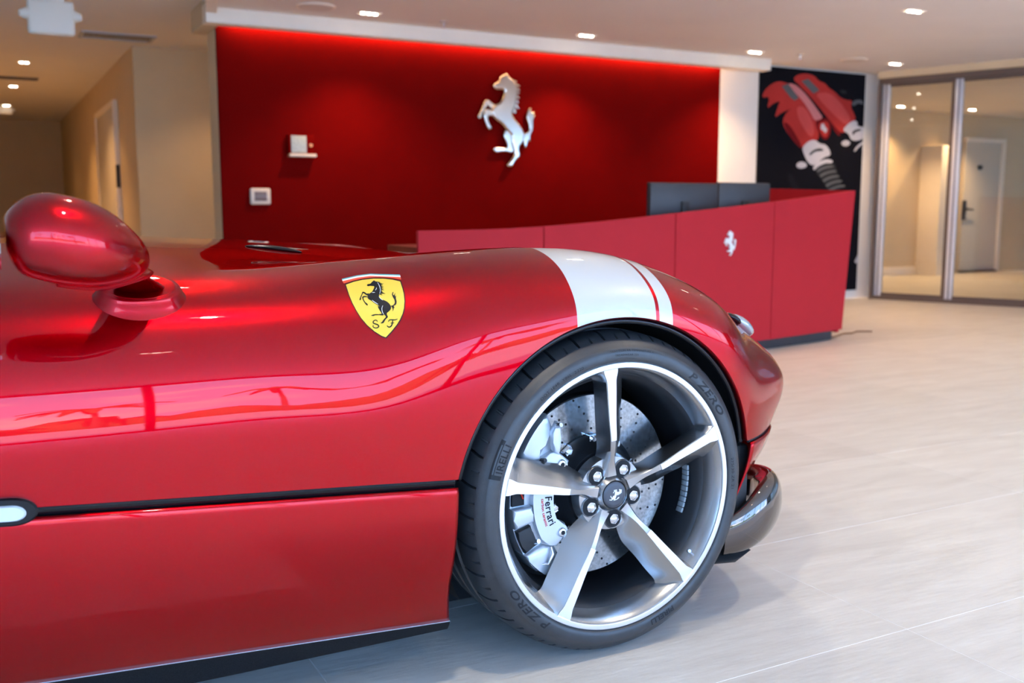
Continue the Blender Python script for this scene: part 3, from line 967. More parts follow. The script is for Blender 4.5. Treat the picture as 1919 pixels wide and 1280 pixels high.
monitor(1226, 1354, 'dark monitor on the desk, the left of the pair', 3.66, 0.0)
monitor(1355, 1452, 'dark monitor on the desk, the right of the pair', 3.72, 0.0)

# cable on the floor
pts = [on_z(*q, .006) for q in [(1560, 632), (1582, 625), (1596, 624.5), (1606, 621), (1634, 621)]]
tag(tube('floor_cable', pts, .006, 'cable', None, 8), 'thin brown cable on the floor beside the desk', 'cable')
# ================================================================== THE CAR
HUBX, HUBZ = 0.0, 0.343
car = empty('sports_car', (0, 0, 0))
tag(car, 'candy red open sports car with white fender stripe and yellow shield', 'car')

# ---- body net: each station is one section from the bonnet's centre line out and down the flank
ST = [
 (-2.40, [(-2.4,1,0.9),(-2.4,0.75,0.897),(-2.4,0.55,0.89),(-2.4,0.4,0.875),(-2.4,0.28,0.848),(-2.4,0.182,0.82),(-2.4,0.11,0.796),(-2.4,0.061,0.763),(-2.4,0.03,0.716),(-2.4,0.013,0.666),(-2.4,0.003,0.611),(-2.4,-0.0005,0.55),(-2.4,0.002,0.45)]),
 (-1.75, [(-1.75,1,0.895),(-1.75,0.75,0.892),(-1.75,0.55,0.884),(-1.75,0.4,0.868),(-1.75,0.28,0.843),(-1.75,0.182,0.82),(-1.75,0.11,0.796),(-1.75,0.061,0.763),(-1.75,0.03,0.716),(-1.75,0.013,0.666),(-1.75,0.003,0.611),(-1.75,-0.0005,0.55),(-1.75,0.002,0.45)]),
 (-1.15, [(-1.15,1,0.885),(-1.15,0.75,0.882),(-1.15,0.55,0.874),(-1.15,0.4,0.859),(-1.15,0.28,0.838),(-1.15,0.182,0.82),(-1.15,0.11,0.796),(-1.15,0.061,0.763),(-1.15,0.03,0.716),(-1.15,0.013,0.666),(-1.15,0.003,0.611),(-1.15,-0.0005,0.55),(-1.15,0.002,0.45)]),
 (-0.90, [(-0.9,1,0.876),(-0.9,0.75,0.873),(-0.9,0.55,0.865),(-0.9,0.4,0.85),(-0.9,0.28,0.832),(-0.9,0.182,0.818),(-0.9,0.11,0.796),(-0.9,0.061,0.763),(-0.9,0.03,0.716),(-0.9,0.013,0.666),(-0.9,0.003,0.611),(-0.9,-0.0005,0.55),(-0.9,0.002,0.44)]),
 (-0.70, [(-0.7,1,0.866),(-0.7,0.75,0.862),(-0.7,0.55,0.85),(-0.7,0.4,0.834),(-0.7,0.28,0.827),(-0.7,0.185,0.818),(-0.7,0.115,0.798),(-0.7,0.061,0.763),(-0.7,0.03,0.716),(-0.7,0.013,0.666),(-0.7,0.003,0.611),(-0.7,-0.0005,0.55),(-0.7,0.003,0.43)]),
 (-0.50, [(-0.5,1,0.855),(-0.5,0.75,0.848),(-0.5,0.55,0.832),(-0.5,0.4,0.82),(-0.5,0.28,0.836),(-0.5,0.187,0.829),(-0.5,0.117,0.807),(-0.5,0.066,0.77),(-0.5,0.032,0.721),(-0.5,0.0135,0.669),(-0.5,0.0035,0.614),(-0.5,0,0.552),(-0.5,0.004,0.42)]),
 (-0.35, [(-.35,1.0,.843),(-.35,.75,.833),(-.35,.55,.815),(-.35,.40,.808),(-.35,.28,.843),(-.35,.19,.843),(-.35,.122,.825),(-.35,.072,.798),(-.35,.034,.758),(-.35,.012,.708),(-.35,.003,.65),(-.35,.000,.57),(-.35,.002,.42)]),
 (-0.20, [(-0.2,1,0.829),(-0.2,0.75,0.818),(-0.2,0.55,0.798),(-0.2,0.4,0.795),(-0.2,0.28,0.846),(-0.2,0.19,0.853),(-0.2,0.12,0.837),(-0.2,0.07,0.813),(-0.2,0.033,0.777),(-0.2,0.0105,0.733),(-0.2,0.002,0.672),(-0.2,0,0.59),(-0.2,0.001,0.42)]),
 (-0.05, [(-.05,1.0,.814),(-.05,.75,.802),(-.05,.55,.782),(-.05,.40,.780),(-.05,.28,.843),(-.05,.19,.853),(-.05,.120,.839),(-.05,.070,.816),(-.05,.032,.785),(-.05,.008,.752),(-.05,.000,.70),(-.05,.000,.60),(-.05,.001,.42)]),
 ( 0.10, [(.10,1.0,.796),(.10,.75,.785),(.10,.55,.765),(.10,.40,.763),(.10,.28,.822),(.10,.19,.834),(.10,.120,.823),(.10,.072,.803),(.10,.033,.776),(.10,.008,.744),(.10,.000,.69),(.10,.000,.59),(.10,.001,.42)]),
 ( 0.22, [(.23,1.0,.772),(.227,.75,.765),(.225,.55,.748),(.222,.40,.742),(.22,.28,.785),(.22,.19,.796),(.22,.122,.786),(.22,.075,.767),(.22,.038,.742),(.22,.012,.708),(.22,.004,.655),(.22,.003,.56),(.22,.004,.42)]),
 ( 0.32, [(.35,1.0,.745),(.34,.75,.738),(.335,.55,.724),(.325,.40,.715),(.322,.285,.742),(.32,.195,.752),(.32,.130,.742),(.32,.085,.723),(.32,.050,.697),(.32,.026,.66),(.32,.016,.605),(.32,.014,.52),(.32,.016,.41)]),
 ( 0.42, [(.49,1.0,.71),(.48,.76,.704),(.465,.56,.692),(.45,.42,.684),(.44,.31,.692),(.432,.225,.692),(.426,.165,.678),(.422,.125,.655),(.42,.095,.626),(.42,.073,.59),(.42,.058,.54),(.42,.054,.475),(.42,.058,.405)]),
 ( 0.52, [(.62,1.0,.665),(.615,.77,.658),(.605,.59,.648),(.592,.46,.64),(.580,.36,.632),(.570,.275,.622),(.562,.222,.606),(.558,.185,.588),(.556,.158,.566),(.554,.138,.54),(.545,.126,.505),(.525,.120,.458),(.50,.115,.405)]),
 ( 0.63, [(.74,1.0,.615),(.735,.80,.608),(.73,.65,.598),(.72,.55,.59),(.71,.47,.58),(.70,.41,.569),(.693,.37,.556),(.688,.34,.542),(.684,.315,.526),(.678,.295,.508),(.665,.28,.478),(.64,.27,.442),(.605,.265,.40)]),
 ( 0.80, [(.82,1.0,.585),(.822,1.0,.582),(.825,1.0,.578),(.83,1.0,.574),(.835,1.0,.568),(.84,1.0,.56),(.843,1.0,.55),(.845,1.0,.538),(.845,1.0,.522),(.842,1.0,.505),(.835,1.0,.475),(.82,1.0,.44),(.80,1.0,.40)]),
]
U = np.array([s[0] for s in ST])
P = np.array([s[1] for s in ST])                  # station, section, xyz
H8 = P[8]
KN = np.concatenate([[0], np.cumsum(np.sqrt((np.diff(H8[:, 1:], axis=0) ** 2).sum(1)))])
KN = KN / KN[-1]
LONG = Spline(U, P.reshape(len(U), -1))
def section(u):
    return Spline(KN, LONG(u).reshape(-1, 3))
ARC_C, ARC_R = (-0.003, 0.343), 0.376
def belt_z(x):
    return 0.428 + (0.481 - 0.428) * min(1.6, max(0, (-0.37 - x) / 0.77)) ** 1.0
def z_low(x):
    dx = x - ARC_C[0]
    arch = ARC_C[1] + math.sqrt(max(0, ARC_R ** 2 - dx * dx)) if abs(dx) < ARC_R else 0
    if x < 0:
        return max(belt_z(x), arch)
    return max(0.416, arch)
V_CREST = KN[5]
def column(u, n_top=16, n_side=46):
    s = section(u)
    vv = np.linspace(V_CREST, 1.0, 200)
    pp = s(vv)
    v_end = 1.0
    for a in range(1, 200):
        zl = z_low(pp[a, 0])
        if pp[a, 2] < zl:
            z0, z1 = pp[a - 1, 2] - z_low(pp[a - 1, 0]), pp[a, 2] - zl
            v_end = vv[a - 1] + (vv[a] - vv[a - 1]) * z0 / (z0 - z1)
            break
    q = np.concatenate([np.linspace(0, V_CREST, n_top, endpoint=False), np.linspace(V_CREST, v_end, n_side)])
    return s(q), q
def surf_normal(u, q):
    e = 1e-3
    a = section(u + e)(q) - section(u - e)(q)
    s = section(u)
    b = s(np.clip(q + e, 0, 1)) - s(np.clip(q - e, 0, 1))
    n = np.cross(a, b)
    n /= np.linalg.norm(n, axis=1)[:, None] + 1e-12
    return n
us = list(np.arange(-2.40, -0.42, 0.03)) + list(np.arange(-0.42, -0.372, 0.006))
us += [ARC_C[0] - ARC_R * math.cos(R_(a)) for a in np.arange(9, 172, 2.0)]
us += list(np.arange(0.374, 0.50, 0.006)) + list(np.linspace(0.50, 0.799, 40))
STRIPE = [-0.107, 0.083, 0.092, 0.127]
us = sorted([u for u in us if min(abs(u - t) for t in STRIPE) > 0.003] + STRIPE)
COLS, NRM = [], []
for u in us:
    c, q = column(u)
    n = surf_normal(u, q)
    COLS.append(c)
    NRM.append(n)
COLS = np.array(COLS); NRM = np.array(NRM)
nr = COLS.shape[1]
# outward normal check on the bonnet
if NRM[20, 8, 2] < 0: NRM = -NRM
def body_piece(name, i0, i1, mat, mirror=False, parent=car):
    v = COLS[i0:i1 + 1].reshape(-1, 3).copy()
    n = NRM[i0:i1 + 1].reshape(-1, 3).copy()
    k = i1 - i0
    f = []
    for i in range(k):
        for j in range(nr - 1):
            a = (i * nr + j, (i + 1) * nr + j, (i + 1) * nr + j + 1, i * nr + j + 1)
            f.append(a)
    fn = np.cross(v[f[0][1]] - v[f[0][0]], v[f[0][2]] - v[f[0][0]])
    if mirror:      # the passenger side of the single-seater sits a little lower
        k_ = np.clip((1.0 - v[:, 1]) / 0.6, 0, 1)
        k_ = 1 - 0.075 * k_ * k_ * (3 - 2 * k_)
        v[:, 2] = .40 + (v[:, 2] - .40) * k_
        v[:, 1] = 2.0 - v[:, 1]
        n[:, 1] *= -1
    a, b, c = v[f[5][0]], v[f[5][1]], v[f[5][2]]
    if np.dot(np.cross(b - a, c - a), n[f[5][0]]) < 0:
        f = [tuple(reversed(q)) for q in f]
    return mobj(name, v, f, mat, parent, normals=n)
iS = [int(np.argmin(np.abs(np.array(us) - t))) for t in STRIPE]
for mir in (False, True):
    if mir:
        body_piece('body_shell', 0, len(us) - 1, 'red', True)
        continue
    o = body_piece('body_shell', 0, iS[0], 'red', mir)
    body_piece('fender_stripe', iS[0], iS[1], 'white_paint', mir)['label'] = 'white stripe across the fender'
    body_piece('stripe_gap', iS[1], iS[2], 'red', mir)
    body_piece('fender_stripe', iS[2], iS[3], 'white_paint', mir)['label'] = 'narrow white stripe across the fender'
    body_piece('nose_shell', iS[3], len(us) - 1, 'red', mir)

def flank_y(x, z):
    """outer surface of the body at side position x, height z"""
    t = (x - FX0) / FDX
    i = int(min(max(math.floor(t), 0), len(FTAB) - 2))
    f = t - i
    ya = np.interp(-z, FTAB[i][0], FTAB[i][1])
    yb = np.interp(-z, FTAB[i + 1][0], FTAB[i + 1][1])
    return float(ya + (yb - ya) * f)
FX0, FDX, FTAB = -1.1, 0.004, []
for _x in np.arange(FX0, -0.38, FDX):
    _p = section(_x)(np.linspace(V_CREST * .45, 1, 160))
    _k = np.argmax(_p[:, 2])
    FTAB.append((-_p[_k:, 2], _p[_k:, 1]))
def on_flank(px, py, out=0.0):
    y = 0.05
    for _ in range(12):
        p = on_y(px, py, y)
        y = flank_y(p.x, p.z)
    p = on_y(px, py, y)
    d = (CAM - p).normalized()
    return p + d * out

# ---- rolled arch edge, wheel-house liner
arch = [(c[-1][0], c[-1][1], c[-1][2]) for c, u in zip(COLS, us) if -0.3725 < u < 0.3725]
rings = []
for (x, y, z) in arch:
    d = Vector((x - ARC_C[0], 0, z - ARC_C[1])).normalized()
    p = Vector((x, y, z))
    rings.append([p + Vector((0, 0, 0)), p - d * .003 + Vector((0, .003, 0)), p - d * .004 + Vector((0, .014, 0)), p + d * .004 + Vector((0, .022, 0)), p + d * .006 + Vector((0, .012, 0))])
n5 = 5
vv = [q for r in rings for q in r]
ff = [(i * n5 + j, i * n5 + j + 1, (i + 1) * n5 + j + 1, (i + 1) * n5 + j) for i in range(len(rings) - 1) for j in range(n5 - 1)]
mobj('arch_return', vv, ff, 'red', car, 60)
tube('arch_seal', [(x - (x - ARC_C[0]) / ARC_R * .009, y + .016, z - (z - ARC_C[1]) / ARC_R * .009) for (x, y, z) in arch], .0065, 'black_gloss', car, 8)
lathe_y('arch_liner', [(.062, .382), (.08, .384), (.20, .386), (.42, .386), (.421, .05)], 'liner', car, 96, ARC_C, R_(-28), R_(208))
cylinder('wheel_house_back', (0, .43, .343), (0, .44, .343), .42, .42, 'liner', car, 48)

# ---- lower door/sill panel below the trim line
def sill_z(x):
    return 0.122 + (-0.362 - x) * 0.0565
vv, nn_, ff = [], [], []
nx, nz = 60, 30
def low_pt(a, b):
    zt = lambda x: belt_z(x) - 0.016
    def xe(z): return -0.3705 - 0.012 * max(0, (.42 - z) / .3) ** 1.2 + .022 * max(0, (.22 - z) / .1) ** 1.5
    z_guess = 0.42 - .27 * b
    x = -2.40 + (xe(z_guess) + 2.40) * a
    z = zt(x) + (sill_z(x) - zt(x)) * b
    x = -2.40 + (xe(z) + 2.40) * a
    y = .0905 * max(0, b - .12) ** 2 + .003 * max(0, 1 - b / .025)
    return (x, y, z)
for i in range(nx + 1):
    a = 1 - (1 - i / nx) ** 1.4
    for j in range(nz + 1):
        b = (j / nz) ** 1.15
        vv.append(low_pt(a, b))
for i in range(nx):
    for j in range(nz):
        ff.append((i * (nz + 1) + j, i * (nz + 1) + j + 1, (i + 1) * (nz + 1) + j + 1, (i + 1) * (nz + 1) + j))
sill = mobj('sill_panel', vv, ff, 'red', car, 170)
md = sill.modifiers.new('thickness', 'SOLIDIFY'); md.thickness = 0.006; md.offset = 0
# glossy black trim line between body and sill panel
pts = [(x, .0075, belt_z(x) - .008) for x in np.linspace(-2.4, -0.376, 60)]
rings = [[(x, y - .004, z + .0085), (x, y - .006, z + .004), (x, y - .004, z - .001), (x, y - .001, z - .0075), (x, y + .02, z - .0085), (x, y + .02, z + .0085)] for (x, y, z) in pts]
loft_rings('side_trim', rings, 'black_gloss', car, True, 30)
# side marker lamp set into the trim line
def stadium(x0, x1, z, h, y, depth, n=18):
    cx0, cx1 = x0 + h, x1 - h * 1.6
    pts = []
    for i in range(n + 1):
        a = PI / 2 - PI * i / n
        pts.append((cx1 + h * 1.6 * math.cos(a), z + h * math.sin(a)))
    for i in range(n + 1):
        a = -PI / 2 - PI * i / n
        pts.append((cx0 + h * 1.6 * math.cos(a), z + h * math.sin(a)))
    slope = -0.069
    sh = lambda px: slope * (px - x1)
    return [[(px, y + depth, pz + sh(px)) for px, pz in pts], [(px, y, pz + sh(px)) for px, pz in pts],
            [(x1 - .05 + (px - x1 + .05) * .93, y - .003, z + (pz - z) * .86 + sh(px)) for px, pz in pts]]
mk = loft_rings('marker_bezel', stadium(-1.33, -1.088, .4745, .0225, -.0075, .03), 'black_gloss', car, True, 30)
lens = loft_rings('marker_lens', stadium(-1.315, -1.105, .4745, .0125, -.013, .01), 'lens', mk, True, 30)
lens['label'] = 'white lamp lens in a black bezel'

# ---- carbon skirt and underbody
vv, ff = [], []
xs = np.linspace(-2.4, -0.360, 30)
for x in xs:
    z = sill_z(x) - .002
    vv += [(x, .071, z + .004), (x, .066, z), (x, .070, z - .008), (x, .079, .100), (x, .11, .094), (x, .11, .15)]
for i in range(len(xs) - 1):
    for j in range(5):
        ff.append((i * 6 + j, i * 6 + j + 1, (i + 1) * 6 + j + 1, (i + 1) * 6 + j))
ff.append(tuple(range(6))); ff.append(tuple(range((len(xs) - 1) * 6, len(xs) * 6)))
mobj('side_skirt', vv, ff, 'carbon', car, 30)
rings = [[(x, .068, sill_z(x) + .0005), (x, .0645, sill_z(x) - .001), (x, .068, sill_z(x) - .0025), (x, .071, sill_z(x) - .001)] for x in xs]
loft_rings('skirt_pinstripe', rings, 'alu', car, True, 30)
box('underbody', (-2.4, .10, .10), (-.44, 1.9, .13), 'liner', car)  # unseen dark floor panel, put in to block light under the car
box('underbody', (.44, .25, .13), (.55, 1.75, .16), 'liner', car)
box('engine_bay', (-.46, .46, .12), (.46, 1.54, .70), 'liner', car)
box('cabin_tub', (-2.4, .12, .13), (-.47, 1.88, .50), 'liner', car)
box('rear_bulkhead', (-2.42, .06, .12), (-2.39, 1.94, .80), 'liner', car)

# ---- lower bumper corner below the split line, ahead of the wheel
def bump_row(z):
    k = (z - .245) / (.412 - .245)                       # 1 at split line, 0 at the tip
    x0 = .3725 - .048 * (1 - k) ** 1.7
    pts = []
    s = section
    for t in np.linspace(0, 1, 26):
        # plan curve of the nose at the split line, pulled in towards the tip
        u = .3735 + (.798 - .3735) * t
        top = section(u)(1.0)
        pts.append((top[0] - (.3725 - x0) - .07 * (1 - k) ** 1.3 * min(1, t * 6), top[1] - .002 + .02 * (1 - k) ** 1.5 * (1 if t < .3 else 1), z))
    return pts
rows = [bump_row(z) for z in np.linspace(.411, .245, 16)]
vv = [p for r in rows for p in r]
m_ = 26
ff = [(i * m_ + j, i * m_ + j + 1, (i + 1) * m_ + j + 1, (i + 1) * m_ + j) for i in range(15) for j in range(m_ - 1)]
for mir in (False, True):
    v2 = [(x, 2 - y if mir else y, z) for x, y, z in vv]
    o = mobj('bumper_corner', v2, ff, 'red', car, 170)
    md = o.modifiers.new('thickness', 'SOLIDIFY'); md.thickness = 0.006; md.offset = -1 if mir else 1
tube('split_gap', [(p[0] - .002, p[1] + .004, .4135) for p in rows[0]], .0035, 'liner', car, 8)

# ---- front splitter: dark mirror-lacquered blade wrapping round the corner
SP = [(.315, .045, .150, .232, .010), (.36, .040, .152, .255, .016), (.41, .048, .158, .285, .024), (.46, .070, .168, .303, .030), (.505, .105, .180, .308, .032), (.54, .155, .188, .305, .032), (.565, .22, .190, .295, .030), (.60, .36, .185, .27, .028), (.64, .6, .18, .25, .026), (.66, 1.0, .18, .245, .025)]
sp = Spline(range(len(SP)), SP)
rings = []
for q in np.linspace(0, len(SP) - 1, 70):
    x, y, z0, z1, th = sp(q)
    a = sp(min(len(SP) - 1, q + .05)) - sp(max(0, q - .05))
    n = Vector((a[1], -a[0], 0)).normalized()
    c = Vector((x, y, (z0 + z1) / 2))
    rings.append([c + n * (th * math.cos(t)) + Vector((0, 0, (z1 - z0) / 2 * math.sin(t))) for t in np.linspace(0, 2 * PI, 28, endpoint=False)])
for mir in (False, True):
    rr = [[Vector((p.x, 2 - p.y if mir else p.y, p.z)) for p in r] for r in rings]
    o = loft_rings('front_splitter', rr, 'chin', car, True, 60)
    o['label'] = 'dark mirror-polished splitter blade'
loft_rings('splitter_foot', [[(.26, .05, .135), (.34, .03, .135), (.40, .045, .150), (.34, .06, .155), (.27, .07, .15)], [(.27, .10, .125), (.34, .10, .125), (.42, .10, .14), (.36, .11, .16), (.28, .11, .155)]], 'black_plastic', car, True, 30)
box('brake_duct', (.335, .06, .16), (.40, .20, .40), 'black_plastic', car, bevel=.01)

# ---- headlamp glimpsed over the fender's shoulder
def ellipsoid(name, c, r, mat, parent, rot=None, nu=28, nv=16, power=1.0):
    rings = []
    Mx = rot or Matrix.Identity(3)
    for i in range(nv + 1):
        a = -PI / 2 + PI * (i + .02) / (nv + .04)
        rings.append([Vector(c) + Mx @ Vector((r[0] * math.cos(a) * math.cos(t), r[1] * math.cos(a) * math.sin(t), r[2] * math.sin(a))) for t in np.linspace(0, 2 * PI, nu, endpoint=False)])
    return loft_rings(name, rings, mat, parent, True, 60)
hl = ellipsoid('headlamp', (.515, .235, .652), (.046, .028, .017), 'headlamp_glass', car, Matrix.Rotation(R_(34), 3, 'Y') @ Matrix.Rotation(R_(10), 3, 'Z'))
ellipsoid('headlamp', (.640, .290, .565), (.032, .022, .012), 'headlamp_glass', car, Matrix.Rotation(R_(40), 3, 'Y'))
ellipsoid('headlamp_bezel', (.470, .215, .672), (.026, .020, .010), 'black_gloss', car, Matrix.Rotation(R_(30), 3, 'Y'))

# ---- bonnet vent
def bonnet_z(x, y):
    s = section(x)
    lo, hi = 0.0, V_CREST
    for _ in range(30):
        m = (lo + hi) / 2
        if s(m)[1] > y: lo = m
        else: hi = m
    return float(s(lo)[2])
vr = []
for t_ in np.linspace(0, 1, 20):
    x = -.60 + .115 * t_
    y = .66 - .05 * t_ ** 2
    k = math.sin(PI * (.03 + .94 * t_)) ** .6
    zb_ = bonnet_z(x, y)
    vr.append([(x, y + .030 * k * math.cos(q), zb_ + .001 + .0075 * k * math.sin(q)) for q in np.linspace(0, 2 * PI, 18, endpoint=False)])
loft_rings('bonnet_vent', vr, 'black_gloss', car, True, 60)

# ---- door mirror: teardrop pod on a low foot
def mirror_pod():
    # (x, z_top, z_bottom, half width, y centre)
    S_ = [(-1.1125, .922, .882, .046, -.150), (-1.110, .930, .873, .060, -.150), (-1.099, .943, .852, .078, -.150), (-1.0816, .954, .8415, .089, -.150), (-1.064, .958, .836, .093, -.150), (-1.0467, .957, .832, .095, -.149), (-1.0118, .949, .8275, .092, -.144), (-.977, .9315, .829, .080, -.136), (-.949, .9075, .835, .060, -.126), (-.9336, .889, .8435, .041, -.120), (-.9266, .875, .851, .024, -.116), (-.9235, .864, .8565, .008, -.114)]
    s = Spline(np.linspace(0, 1, len(S_)), S_)
    rings = []
    for q in np.linspace(0, 1, 44):
        x, zt, zb, hw, yc = s(q)
        ring = []
        for t in np.linspace(0, 2 * PI, 44, endpoint=False):
            c, sn = math.cos(t), math.sin(t)
            e = .82
            ring.append((x, yc + hw * math.copysign(abs(c) ** e, c), (zt + zb) / 2 + (zt - zb) / 2 * math.copysign(abs(sn) ** e, sn)))
        rings.append(ring)
    return rings
mp_ = loft_rings('door_mirror', mirror_pod(), 'red', car, True, 80)
mp_['label'] = 'red teardrop door mirror pod'
rg = cyl_pts((-1.1195, -.15, .886), (1, 0, 0), .03, 32)
loft_rings('mirror_glass', [[(p.x, -.15 + (p.y + .15) * 2.0, .886 + (p.z - .886) * 1.1) for p in rg], [(p.x - .003, -.15 + (p.y + .15) * 1.9, .886 + (p.z - .886) * 1.0) for p in rg]], 'mirror_glass', mp_, True, 40)
# foot: blends from the pod's belly forward and down to the body
FT = [(-1.05, -.120, .842, .030, .016), (-1.00, -.105, .838, .052, .020), (-.965, -.080, .838, .062, .018), (-.940, -.060, .8385, .060, .014), (-.920, -.045, .8385, .046, .009), (-.909, -.038, .8385, .018, .003)]
fs = Spline(range(len(FT)), FT)
rings = []
for q in np.linspace(0, len(FT) - 1, 30):
    x, y, z, w, h = fs(q)
    rings.append([(x, y + w * math.cos(t), z + h * math.sin(t)) for t in np.linspace(0, 2 * PI, 28, endpoint=False)])
loft_rings('mirror_arm', rings, 'red', mp_, True, 80)
# oval pedestal standing square on the door skin, and the neck up to the arm
pc_ = on_flank(262, 556)
e1 = on_flank(300, 556) - on_flank(224, 556); e1.normalize()
_a = Vector((pc_.x, flank_y(pc_.x, pc_.z + .02), pc_.z + .02)) - Vector((pc_.x, flank_y(pc_.x, pc_.z - .02), pc_.z - .02))
nrm_ = e1.cross(_a).normalized()
if nrm_.z < 0: nrm_ = -nrm_
e1 = Vector((1, 0, 0)); e1 = (e1 - nrm_ * e1.dot(nrm_)).normalized()
e2 = nrm_.cross(e1)
def ped(hh, g):
    return [pc_ + nrm_ * hh + e1 * (.066 * g * math.cos(t)) + e2 * (.046 * g * math.sin(t)) for t in np.linspace(0, 2 * PI, 48, endpoint=False)]
loft_rings('mirror_pedestal', [ped(-.030, 1.30), ped(-.006, 1.20), ped(.002, 1.10), ped(.009, 1.045), ped(.015, 1.0), ped(.0185, .95), ped(.0195, .90)], 'red', mp_, True, 60)
loft_rings('pedestal_pad', [ped(.0185, .90), ped(.0200, .89), ped(.0208, .82)], 'red', mp_, True, 60)
nk = pc_ + nrm_ * .018
loft_rings('mirror_neck', [[nk + e1 * (.040 * math.cos(t)) + e2 * (.022 * math.sin(t)) for t in np.linspace(0, 2 * PI, 24, endpoint=False)],
                           [Vector((-.955 + .034 * math.cos(t), -.055 + .035 * math.sin(t), .836)) for t in np.linspace(0, 2 * PI, 24, endpoint=False)]], 'red', mp_, True, 60)

# ---- shield on the fender
def decal(name, pts, mat, out, it=0, parent=car, fine=False):
    q = smooth_poly(pts, it) if it else [np.array(p, float) for p in pts]
    # triangulate flat in picture measure, then lay every point on the body skin
    bm = bmesh.new()
    vs_ = [bm.verts.new((p[0], p[1], 0)) for p in q]
    es_ = [bm.edges.new((vs_[i], vs_[(i + 1) % len(vs_)])) for i in range(len(vs_))]
    bmesh.ops.triangle_fill(bm, edges=es_, use_beauty=True)
    if fine:
        for _ in range(3):
            bmesh.ops.subdivide_edges(bm, edges=[e for e in bm.edges if e.calc_length() > 8], cuts=1, use_grid_fill=False)
            bmesh.ops.triangulate(bm, faces=bm.faces)
    for v in bm.verts:
        v.co = on_flank(v.co.x, v.co.y, out)
    bmesh.ops.recalc_face_normals(bm, faces=bm.faces)
    return bm_obj(name, bm, mat, parent, 60)
Z8 = lambda L: [(620 + x / 8.0, 490 + y / 8.0) for x, y in L]
outer = Z8([(210,340),(330,297),(470,265),(640,246),(800,248),(930,262),(1052,290),(1085,390),(1108,480),(1120,590),(1112,700),(1090,790),(1050,880),(1000,960),(920,1060),(830,1155),(760,1130),(650,1060),(540,965),(450,860),(370,735),(310,620),(265,510),(235,420)])
inner = [((x - 704) * .965 + 704, (y - 575) * .968 + 574.6) for x, y in outer]
sh = decal('shield_border', outer, 'black_print', .0006, fine=True)
sh['label'] = 'yellow shield emblem with black horse'
decal('shield_field', inner, 'yellow', .0010, 0, sh, True)
decal('shield_red_band', Z8([(170,290),(395,240),(590,214),(1045,232),(1058,272),(930,250),(800,238),(640,236),(470,256),(330,288),(195,332)]), 'flag_red', .0009, 0, sh, True)
decal('shield_white_band', Z8([(168,272),(395,218),(590,193),(1040,210),(1046,234),(590,217),(395,243),(176,294)]), 'flag_white', .0011, 0, sh, True)
decal('shield_green_band', Z8([(165,260),(395,207),(590,182),(1035,196),(1041,212),(590,195),(395,220),(168,275)]), 'flag_green', .0013, 0, sh, True)
Z13 = lambda L: [(670 + x / 13.91, 520 + y / 13.91) for x, y in L]
BH = {
 'body': [(245,195),(262,172),(320,165),(352,150),(372,115),(410,92),(425,72),(455,92),(500,115),(560,165),(590,240),(598,330),(585,400),(566,440),(560,490),(600,540),(660,582),(730,605),(800,650),(845,700),(870,745),(878,790),(860,840),(820,885),(770,920),(762,950),(775,990),(795,1020),(785,1045),(740,1085),(710,1130),(680,1190),(610,1200),(600,1185),(640,1160),(655,1130),(690,1085),(740,1035),(735,1005),(690,965),(660,910),(640,860),(645,790),(600,775),(560,740),(500,700),(420,650),(360,600),(310,580),(268,550),(262,480),(278,440),(330,405),(370,380),(415,310),(438,250),(430,225),(400,222),(330,215),(280,228),(250,215)],
 'hind': [(530,740),(540,790),(580,860),(620,915),(628,945),(560,958),(470,955),(410,965),(360,985),(355,998),(420,1002),(460,985),(560,980),(660,990),(685,975),(665,920),(650,850),(650,780)],
 'fl': [(290,520),(230,510),(180,515),(155,530),(165,580),(200,640),(240,670),(268,700),(262,735),(235,720),(205,690),(165,630),(130,560),(120,510),(145,485),(200,480),(280,500)],
 'fh': [(300,410),(240,420),(195,385),(160,370),(128,372),(112,420),(85,480),(60,540),(48,595),(80,590),(95,565),(92,530),(115,470),(135,420),(160,405),(200,440),(250,470),(285,480)],
 'tail': [(865,740),(920,725),(960,690),(975,640),(960,570),(925,520),(895,440),(915,385),(940,375),(920,440),(945,470),(985,400),(975,470),(985,500),(1010,460),(1000,540),(1020,620),(1015,680),(990,720),(945,740),(970,800),(945,790),(940,840),(912,890),(920,830),(900,780)],
 'mane': [(470,100),(600,118),(560,130),(640,150),(585,160),(690,160),(605,190),(660,205),(610,215),(690,245),(615,245),(690,285),(618,280),(700,335),(615,320),(660,380),(605,365),(735,425),(600,420),(660,465),(570,440),(590,300),(560,190)],
}
for k, p in BH.items():
    decal('shield_horse', Z13(p), 'black_print', .0016, 1 if k == 'body' else 0, sh)
def stroke(name, pts, w, mat, out, parent):
    s = Spline(range(len(pts)), np.array(pts, float))
    q = s(np.linspace(0, len(pts) - 1, 6 * len(pts)))
    d = np.gradient(q, axis=0)
    d /= np.linalg.norm(d, axis=1)[:, None]
    n = np.stack([-d[:, 1], d[:, 0]], 1)
    ww = w * (0.45 + 0.55 * np.sin(np.linspace(0.2, PI - .2, len(q))))[:, None]
    decal(name, [tuple(p) for p in q + n * ww] + [tuple(p) for p in (q - n * ww)[::-1]], mat, out, 0, parent)
stroke('shield_letter', Z8([(695,905),(690,885),(660,882),(635,905),(650,930),(695,945),(718,970),(700,992),(660,995),(632,975),(640,955)]), 1.1, 'black_print', .0016, sh)
stroke('shield_letter', Z8([(865,905),(880,878),(930,875),(965,875),(1000,862)]), 1.0, 'black_print', .0016, sh)
stroke('shield_letter', Z8([(930,878),(925,910),(915,950),(890,980),(860,980),(842,960)]), 1.15, 'black_print', .0016, sh)
stroke('shield_letter', Z8([(895,925),(920,922),(950,920)]), .8, 'black_print', .0016, sh)
